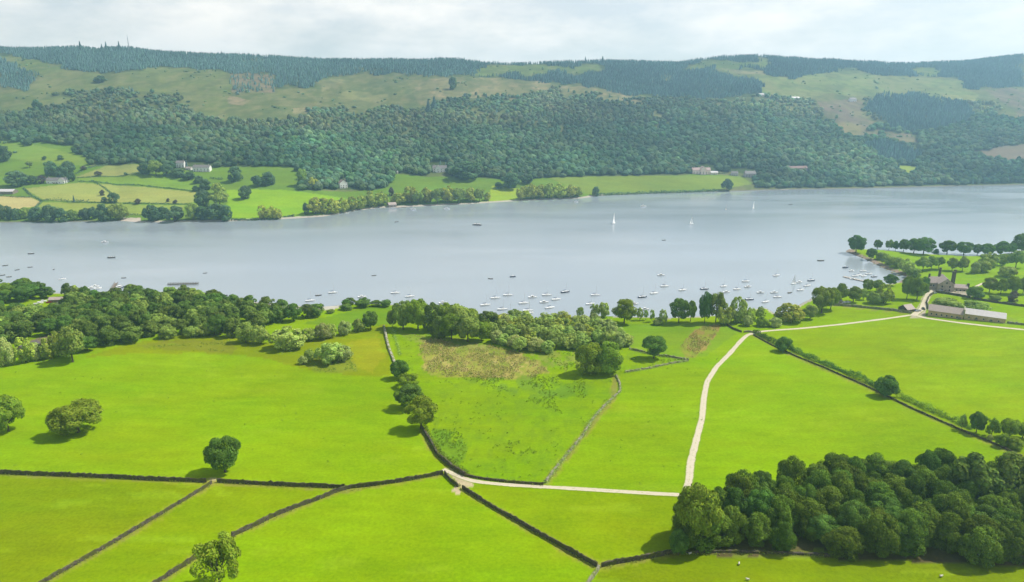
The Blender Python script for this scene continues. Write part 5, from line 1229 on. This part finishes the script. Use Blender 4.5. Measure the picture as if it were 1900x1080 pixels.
# ------------------------------------------------------------------ boats (unit models, bow along +x)
def hull_mesh(L, B, H, mat, name='hull'):
    xs = np.linspace(-0.5, 0.5, 11); V = []; n = 7
    for x in xs:
        t = (x+0.5); wdt = B*0.5*(1-max(0, (t-0.35)/0.65)**2.2)*(0.82+0.18*min(1, t/0.3)); sheer = H*(0.85+0.35*(t-0.4)**2*2)
        if t > 0.985: wdt = 0.02
        for k in range(n):
            a = -1+2*k/(n-1); f = 1-abs(a)**2.4
            V.append((x*L, a*wdt, sheer - f*(sheer+H*0.45)))
    Fc = [tuple(q) for q in grid_faces(len(xs), n)]
    for i in range(len(xs)-1): Fc.append((i*n, (i+1)*n, (i+1)*n+n-1, i*n+n-1))
    Fc.append(tuple(range(n)))
    return make_mesh(name, V, Fc, mat, smooth=False)
def boat_model(kind):
    parts = []
    if kind in ('yacht', 'navyyacht', 'creamyacht'):
        parts.append(('hull', hull_mesh(7.4, 2.5, 0.95, {'yacht': GELCOAT, 'navyyacht': HULL_NAVY, 'creamyacht': GELCOAT}[kind]), None))
        m = MB(); m.add([(-0.9,-0.75,0.9),(1.7,-0.5,0.9),(1.7,0.5,0.9),(-0.9,0.75,0.9),(-0.8,-0.6,1.42),(1.3,-0.38,1.30),(1.3,0.38,1.30),(-0.8,0.6,1.42)], [(4,5,6,7),(0,1,5,4),(1,2,6,5),(2,3,7,6),(3,0,4,7)])
        m.box(-2.9, -1.1, -0.95, 0.95, 0.80, 0.93); m.box(1.72, 2.9, -0.5, 0.5, 0.9, 0.97)
        parts.append(('cabin', m.mesh('cabin', GELCOAT), None))
        m = MB(); m.tube([(0.55, 0, 1.0), (0.55, 0, 8.6)], [0.075, 0.05], 6); m.box(0.50, 0.60, -0.8, 0.8, 5.6, 5.66)
        parts.append(('mast', m.mesh('mast', ALLOY), None))
        m = MB(); m.tube([(0.5, 0, 1.9), (-1.0, 0, 1.98), (-2.5, 0, 1.85)], [0.17, 0.2, 0.12], 7)
        parts.append(('boom_cover', m.mesh('boom_cover', CANVAS if kind != 'creamyacht' else TIMBER_P), None))
    elif kind in ('motor', 'navymotor'):
        parts.append(('hull', hull_mesh(6.6, 2.5, 1.0, GELCOAT if kind == 'motor' else HULL_NAVY), None))
        m = MB(); m.add([(-1.4,-0.95,0.95),(1.5,-0.6,0.95),(1.5,0.6,0.95),(-1.4,0.95,0.95),(-1.2,-0.8,1.9),(0.5,-0.6,1.85),(0.5,0.6,1.85),(-1.2,0.8,1.9)], [(4,5,6,7),(0,1,5,4),(1,2,6,5),(2,3,7,6),(3,0,4,7)])
        parts.append(('cabin', m.mesh('cabin', GELCOAT), None))
        m = MB(); m.add([(0.56,-0.6,1.78),(1.38,-0.55,1.08),(1.38,0.55,1.08),(0.56,0.6,1.78)], [(0,1,2,3)]); m.box(-1.0, 0.3, -0.93, -0.86, 1.3, 1.7); m.box(-1.0, 0.3, 0.86, 0.93, 1.3, 1.7)
        parts.append(('window', m.mesh('window', GLASS), None))
    elif kind in ('rowboat', 'darkboat'):
        parts.append(('hull', hull_mesh(5.0, 1.8, 0.6, HULL_DARK), None))
        m = MB(); m.box(-1.6, -1.2, -0.7, 0.7, 0.58, 0.66); m.box(-0.2, 0.2, -0.75, 0.75, 0.58, 0.66); m.box(1.0, 1.4, -0.5, 0.5, 0.6, 0.68)
        parts.append(('thwart', m.mesh('thwart', TIMBER_P), None))
    elif kind in ('dinghy', 'reddinghy'):
        parts.append(('hull', hull_mesh(5.6, 1.9, 0.7, GELCOAT), None))
        m = MB(); m.tube([(0.6, 0, 0.6), (0.6, 0, 8.0)], [0.06, 0.04], 6); parts.append(('mast', m.mesh('mast', ALLOY), None))
        sl = SAIL if kind == 'dinghy' else SAIL_P
        m = MB(); V = []
        for i in range(6):
            for j in range(4):
                h = i/5; w = (1-h)*2.9+0.15; x = 0.5 - w*j/3; V.append((x, 0.35*math.sin(j/3*2.6)*(1-h*0.6), 1.1+h*6.7))
        n = len(V); V2 = [(x, y+0.03, z) for x, y, z in V]
        Fq = [tuple(q) for q in grid_faces(6, 4)]; m.add(V+V2, Fq + [tuple(k+n for k in reversed(q)) for q in Fq]); parts.append(('mainsail', m.mesh('mainsail', sl), None))
        m = MB(); m.add([(2.5,0,0.8),(0.75,0.25,1.1),(0.68,0.0,5.8),(2.5,0.03,0.8),(0.75,0.28,1.1),(0.68,0.03,5.8)], [(0,1,2),(5,4,3)]); parts.append(('jib', m.mesh('jib', sl), None))
    elif kind == 'steamer':
        parts.append(('hull', hull_mesh(19, 3.8, 1.4, HULL_DARK), None))
        m = MB(); m.box(-6.5, 5.5, -1.35, 1.35, 1.3, 3.1); parts.append(('saloon', m.mesh('saloon', TIMBER_P), None))
        m = MB()
        for k in range(9):
            for sg in (-1, 1): m.box(-6+k*1.25, -5.1+k*1.25, sg*1.38-0.03, sg*1.38+0.03, 2.0, 2.8)
        parts.append(('window', m.mesh('window', GLASS), None))
        m = MB(); m.box(-7.2, 6.2, -1.7, 1.7, 3.12, 3.24); parts.append(('canopy', m.mesh('canopy', DECK), None))
        m = MB(); m.tube([(1.0, 0, 3.2), (1.0, 0, 5.6)], [0.38, 0.35], 10); parts.append(('funnel', m.mesh('funnel', HULL_DARK), None))
    elif kind == 'launch':
        parts.append(('hull', hull_mesh(11, 3.0, 1.2, HULL_NAVY), None))
        m = MB(); m.box(-3.4, 2.4, -1.1, 1.1, 1.1, 2.9); parts.append(('cabin', m.mesh('cabin', GELCOAT), None))
        m = MB()
        for sg in (-1, 1): m.box(-3.0, 2.0, sg*1.12-0.03, sg*1.12+0.03, 1.9, 2.6)
        parts.append(('window', m.mesh('window', GLASS), None))
        m = MB(); m.tube([(1.6, 0, 2.9), (1.6, 0, 6.5)], [0.06, 0.04], 6); parts.append(('mast', m.mesh('mast', ALLOY), None))
    return parts
_bm = {}
BN = {'yacht': 'sailing_yacht', 'navyyacht': 'sailing_yacht', 'creamyacht': 'sailing_yacht', 'motor': 'motor_boat', 'navymotor': 'motor_boat', 'rowboat': 'rowing_boat', 'darkboat': 'rowing_boat', 'dinghy': 'sailing_dinghy', 'reddinghy': 'sailing_dinghy', 'steamer': 'steam_yacht', 'launch': 'launch'}
def boat(kind, x, y, rz, label, group=None, s=1.0, z=0.0, xyz=None):
    if kind not in _bm: _bm[kind] = boat_model(kind)
    p = plane0(x, y) if xyz is None else xyz
    r_ = thing(BN[kind], label, 'boat', (p[0], p[1], p[2] if xyz is not None else z), rz, group); r_.scale = (s, s, s)
    for nm, me, _ in _bm[kind]: link(nm, me, r_)
    return r_
rb = random.Random(21)
HEAD = 0.22
MID = [('yacht',618,544,'white yacht moored alone off the left end of the meadow shore'), ('darkboat',591,548.5,'small dark boat between two white ones off the left beach'), ('yacht',576,559,'white yacht moored close in by the left beach'), ('motor',672,552,'white motor boat partly behind the shore belt trees'), ('yacht',734,544.5,'white yacht right of the thin shore belt'), ('yacht',761,551,'white yacht just above the left tip of the middle wood'), ('motor',822,563,'white boat showing just above the dark middle wood crowns')]
for k, x, y, lb in MID: boat(k, x, y, HEAD+rb.uniform(-0.15, 0.15), lb, 'boats moored off the near shore')
CL = [(901,567),(919.5,554),(933,575),(943,548.5),(946,584),(972,563.5),(980,577.5),(981,582),(988.6,552.5),(1010,562),(1015,548.5),(1020.6,572),(1032,556.5),(1049,542.5)]
for x, y in CL:
    i = sum(1 for q in CL if q[0] < x)+1
    kind = 'motor' if x in (988.6, 1010) else ('navyyacht' if x in (1049,) else 'yacht')
    boat(kind, x, y, HEAD+rb.uniform(-0.2, 0.2), '%s boat, %s from left in the mooring cluster off the willow wood' % ('dark hulled' if kind == 'navyyacht' else 'white', ORD[i]), 'boats moored off the willow wood', 1.05)
R1 = [('yacht',1096,565,'white yacht half behind the feathery pale shore trees'), ('yacht',1105,548.5,'white yacht alone above the feathery pale shore trees'), ('motor',1177,565,'white boat peeping out right of the big rounded shore tree'), ('navyyacht',1192,552,'dark hulled yacht above the gap in the lakeshore row'), ('motor',1197,575,'pale cruiser seen through the thin lakeshore trees'), ('yacht',1214,545,'white yacht right of the dark hulled one above the row gap'), ('yacht',1233.7,532,'white yacht farther out above the row gap'), ('motor',1227,511.5,'white motor boat farthest out above the row gap'), ('yacht',1267,539,'white yacht above the ragged dark shore tree')]
for k, x, y, lb in R1: boat(k, x, y, HEAD+rb.uniform(-0.2, 0.2), lb, 'boats moored off the near shore')
R2 = [('navyyacht',1307,537),('yacht',1343,532),('motor',1348,543),('yacht',1368,537.5),('yacht',1384,523),('motor',1388,533),('navyyacht',1390.6,556.5),('motor',1411.5,544),('yacht',1421,561),('motor',1437,544),('yacht',1440.5,512),('yacht',1443,552),('rowboat',1466,543.5),('motor',1483.6,524.5),('yacht',1485.6,539),('yacht',1498,531),('navyyacht',1505.5,521)]
for k, x, y in R2:
    i = sum(1 for q in R2 if q[1] < x)+1
    boat(k, x, y, HEAD+rb.uniform(-0.25, 0.25), '%s, %s from left in the right hand moorings before the oaks' % ({'navyyacht': 'dark hulled yacht', 'yacht': 'white yacht', 'motor': 'white motor boat', 'rowboat': 'little dark boat'}[k], ORD[i]), 'boats of the right hand moorings', 0.95)
for k, x, y, s_, lb in [('dinghy',1473,527,1.0,'dinghy with white sail up among the right hand moorings'), ('darkboat',1523,484,1.3,'dark boat out on the water left of the headland'), ('navymotor',1569,497,0.9,'dark boat nearest the headland bank, above the pontoon'), ('motor',1580.5,503.5,0.9,'white boat at the outer side of the pontoon'),
  ('yacht',1587,513,0.85,'yacht berthed at the outer half of the pontoon'), ('yacht',1594,511,0.9,'yacht berthed at the middle of the pontoon'), ('creamyacht',1603,513,0.9,'yacht berthed at the inner half of the pontoon'), ('yacht',1612,509,0.9,'yacht anchored between pontoon and stony bank'), ('creamyacht',1602,504,0.9,'yacht lying just behind the pontoon berths'), ('motor',1582,518,0.8,'small motor boat on the near side of the pontoon'), ('navyyacht',1622,514,0.8,'dark yacht deepest in the little bay')]:
    boat(k, x, y, HEAD+rb.uniform(-0.3, 0.3), lb, 'boats around the bay pontoon' if x > 1560 else None, s_)
for k, x, y, s_, rz_, lb in [('steamer',885,418,0.62,3.0,'dark passenger steamer in the middle of the lake'), ('dinghy',1139,415,1.75,1.2,'largest white sail far out on the lake, right of centre'), ('dinghy',1283,416,1.2,0.6,'white sail far out, second from left on the lake'), ('dinghy',1398,387,1.3,1.0,'small bright white sail nearest the far right shore'), ('reddinghy',1347,389,1.0,1.3,'pale reddish sail near the far right shore'),
  ('rowboat',1232,446,0.9,0.2,'small dot of a boat below the second white sail'), ('darkboat',1467,380,1.2,0.1,'small dark boat off the far right wood'), ('motor',1194,383.5,1.3,0.2,'white motor boat off the far meadow shore'), ('motor',829,388,1.3,0.1,'white motor boat off the far leafy shore clump'), ('motor',767,389,1.2,0.1,'white boat by the landing of the far boathouse'), ('motor',1069,375,1.0,0.1,'tiny white boat at the end of the far willow row'), ('rowboat',736,412,1.0,0.4,'tiny pale boat on the lake below the far boathouse'),
  ('darkboat',910,517.5,0.9,2.9,'dark motor dinghy left of two out in the lake centre'), ('navymotor',951.5,514,0.8,0.2,'dark boat right of two out in the lake centre'), ('darkboat',694,511.5,0.8,0.3,'tiny dark boat alone left of lake centre'), ('darkboat',380.5,507,0.7,0.3,'tiny boat on the calm water right of the long jetty'), ('motor',195,450.5,1.1,0.1,'white boat on the left part of the lake, far out'), ('darkboat',58,471,1.2,0.1,'dark rowing boat at far left of the lake'), ('darkboat',207,478.5,1.5,0.05,'larger dark boat in open water at left'), ('yacht',116,518.5,0.75,0.8,'white boat off the left boatyard trees'),
  ('rowboat',10,493,0.9,0.5,'tiny boat at the left frame edge on the lake, farther out'), ('rowboat',32,501,0.8,0.9,'tiny boat at far left, second from the frame edge'), ('rowboat',56,496,0.8,0.3,'tiny boat at far left, third from the frame edge'), ('rowboat',100,500,0.7,1.9,'tiny boat above the white boat off the boatyard'), ('rowboat',4,511,0.9,0.6,'tiny boat at the left frame edge, nearer in'), ('rowboat',17,514,0.8,0.2,'tiny boat near the left water edge trees'), ('rowboat',230,516,0.8,0.1,'tiny boat above the short railed jetty'),
  ('launch',222,535,0.8,1.0,'white and navy launch lying at the short railed jetty'), ('motor',170,535,0.9,0.7,'left white boat of the boatyard slip group'), ('motor',177,532,0.9,0.5,'back white boat of the boatyard slip group'), ('motor',182,536,0.9,1.0,'right white boat of the boatyard slip group'), ('darkboat',415,549,1.2,0.2,'dark boat drawn up on the left beach')]:
    boat(k, x, y, rz_, lb, None, s_)
gb = ground(np.array([66, 73, 80, 61, 70.]), np.array([567, 564, 561, 571, 569.]))
for i, q in enumerate(gb): boat('motor', 0, 0, 0.5+0.3*i, ['laid up white boat, second from left on the left yard', 'laid up white boat in the middle of the left yard', 'laid up white boat at the right end of the left yard', 'laid up white boat at the left end of the left yard', 'laid up white boat nearest the wood on the left yard'][i], 'boats laid up in the left yard', 0.85, 0, (q[0], q[1], q[2]+0.35))
mx_ = bpy.data.objects.get('motor_boat')

# ------------------------------------------------------------------ cars
def car_model():
    m = MB()
    prof = [(-2.1,0.35),(-2.1,0.85),(-1.9,1.0),(-1.2,1.0),(-0.75,1.48),(0.65,1.50),(1.15,1.02),(2.0,0.88),(2.15,0.6),(2.1,0.35)]
    n = len(prof)
    for sg in (-1, 1): m.v += [(x, sg*(0.85 if z < 1.2 else 0.66), z) for x, z in prof]
    m.f = [tuple(range(n)), tuple(range(2*n-1, n-1, -1))] + [(i, i+n, (i+1) % n+n, (i+1) % n) for i in range(n)]
    g = MB(); g.add([(-0.80,-0.62,1.46),(-1.24,-0.80,1.03),(-1.24,0.80,1.03),(-0.80,0.62,1.46)], [(0,1,2,3)]); g.add([(0.70,-0.62,1.48),(1.19,-0.80,1.04),(1.19,0.80,1.04),(0.70,0.62,1.48)], [(3,2,1,0)])
    for sg in (-1, 1): g.add([(-1.0,sg*0.85,1.05),(0.95,sg*0.85,1.05),(0.6,sg*0.70,1.42),(-0.7,sg*0.70,1.42)], [(0,1,2,3)])
    wh = MB(); wh.tube([(0, -0.1, 0), (0, 0.1, 0)], [0.33, 0.33], 12)
    return m, g.mesh('window', GLASS), wh.mesh('wheel', TYRE)
CB, CG, CW = car_model(); CBM = [make_mesh('car_body', CB.v, CB.f, mm) for mm in CARMATS]
for i, (x, y, rz_, c, lb) in enumerate([(1722,541.5,0.9,2,'dark car parked at the top of the hall drive'), (1733,545,0.3,1,'silver car by the garden wall end'), (1746,541.5,1.4,0,'white car below the hall gable'), (1713,574,1.2,2,'dark car on the track left of the barn'), (1704,578,0.4,1,'silver car at the track junction'), (1697,577,1.5,3,'blue car left of the track junction'), (1573,562,0.2,0,'white car behind the field wall, right one'), (1566,562.5,0.2,0,'white car behind the field wall, left one'),
   (40,588,0.4,0,'white car at the left end of the left car park'), (47,586,0.4,2,'dark car second in the left car park'), (54,584,0.4,1,'silver car third in the left car park'), (52,588,0.4,0,'white car in the near row of the left car park'), (92,562,0.4,4,'red car beside the boatyard shed')]):
    q = ground(np.array([x]), np.array([y]))[0]
    r_ = thing('parked_car', lb, 'car', q, rz_, 'parked cars')
    link('car_body', CBM[c], r_); link('window', CG, r_)
    for wx in (-1.3, 1.35):
        for wy in (-0.8, 0.8): link('wheel', CW, r_, (wx, wy, 0.33))

# ------------------------------------------------------------------ sheep
def sheep_model():
    bm_v = [(-0.5,0,0.62),(-0.2,0,0.66),(0.2,0,0.64),(0.48,0,0.68),(0.62,0,0.86),(0.82,0,0.80)]; bm_r = [0.20,0.29,0.30,0.24,0.15,0.09]
    legs = [(-0.38,0.13),(-0.38,-0.13),(0.34,0.12),(0.34,-0.12)]
    V = list(bm_v); Rr = list(bm_r); E = [(i, i+1) for i in range(5)]
    for lx, ly in legs:
        a = len(V); V += [(lx, ly, 0.42), (lx+0.02, ly, 0.22), (lx, ly, 0.0)]; Rr += [0.09, 0.045, 0.035]; E += [(0 if lx < 0 else 3, a), (a, a+1), (a+1, a+2)]
    a = len(V); V += [(-0.68, 0, 0.5)]; Rr += [0.05]; E += [(0, a)]
    me = bpy.data.meshes.new('sheep'); me.from_pydata(V, E, []); me.update()
    o = bpy.data.objects.new('sheep_src', me); COL.objects.link(o)
    md = o.modifiers.new('s', 'SKIN'); o.modifiers.new('b', 'SUBSURF').levels = 1
    for i, rr_ in enumerate(Rr): me.skin_vertices[0].data[i].radius = (rr_, rr_)
    me.skin_vertices[0].data[1].use_root = True
    dg = bpy.context.evaluated_depsgraph_get(); out = bpy.data.meshes.new_from_object(o.evaluated_get(dg))
    bpy.data.objects.remove(o)
    out.materials.clear(); out.materials.append(WOOL); out.materials.append(SKINB)
    for p in out.polygons:
        c = p.center; p.material_index = 1 if (c.x > 0.66 or c.z < 0.28) else 0
    return out
SH = sheep_model()
for x, y, rz_, lb in [(1280,1029,0.4,'sheep in the shade at the left foot of the copse'), (1371,1048,1.2,'sheep standing in sun just below the copse shadow'), (1387,1077,2.8,'sheep lowest in the frame below the copse'), (1746,1071,0.2,'sheep alone at the bottom right below the copse')]:
    q = ground(np.array([x]), np.array([y]))[0]
    sp_ = tag(link('sheep', SH, None, q), lb, 'sheep', 'sheep grazing in the fields'); sp_.rotation_euler = (0, 0, rz_); sp_.scale = (0.85, 0.85, 0.85)

# ------------------------------------------------------------------ mast on the skyline, lamp and stones
q = far_ground([240], [96])[0]
m = MB()
for k in range(3):
    a = k*2.094; m.tube([(math.cos(a)*1.2, math.sin(a)*1.2, -1), (math.cos(a)*0.35, math.sin(a)*0.35, 38)], [0.42, 0.34], 5)
for j in range(12):
    z0, z1 = j*3, j*3+3
    for k in range(3):
        a, b = k*2.094, (k+1)*2.094; r0 = 1.2-0.85*z0/36; r1 = 1.2-0.85*z1/36
        m.tube([(math.cos(a)*r0, math.sin(a)*r0, z0), (math.cos(b)*r1, math.sin(b)*r1, z1)], [0.2, 0.2], 4)
mr_ = thing('radio_mast', 'thin lattice radio mast on the wooded skyline at left', 'mast', q)
m.build('lattice_tower', STEEL, mr_); MB().tube([(0, 0, 36), (0, 0, 45)], [0.5, 0.35], 6).build('antenna', STEEL, mr_)
# stones scattered along the shore bank
rs = random.Random(4)
for i, (x, y) in enumerate([(1600,478),(1610,484),(1622,490),(1634,496),(1645,501),(1655,506),(1666,511)]):
    q = ground(np.array([x]), np.array([y]))[0]
    V1, F1 = ico(1); s_ = rs.uniform(0.7, 1.4)
    me = make_mesh('boulder', V1*np.array([s_*1.3, s_, s_*0.6])*(1+np.random.default_rng(i).uniform(-0.18, 0.18, len(V1)))[:, None], [tuple(f) for f in F1], STONE_PALE)
    tag(link('boulder', me, None, (q[0], q[1], q[2]+0.1)), 'pale boulder, %s from the tip along the stony headland bank' % ORD[i+1], 'rock', 'boulders on the stony bank')
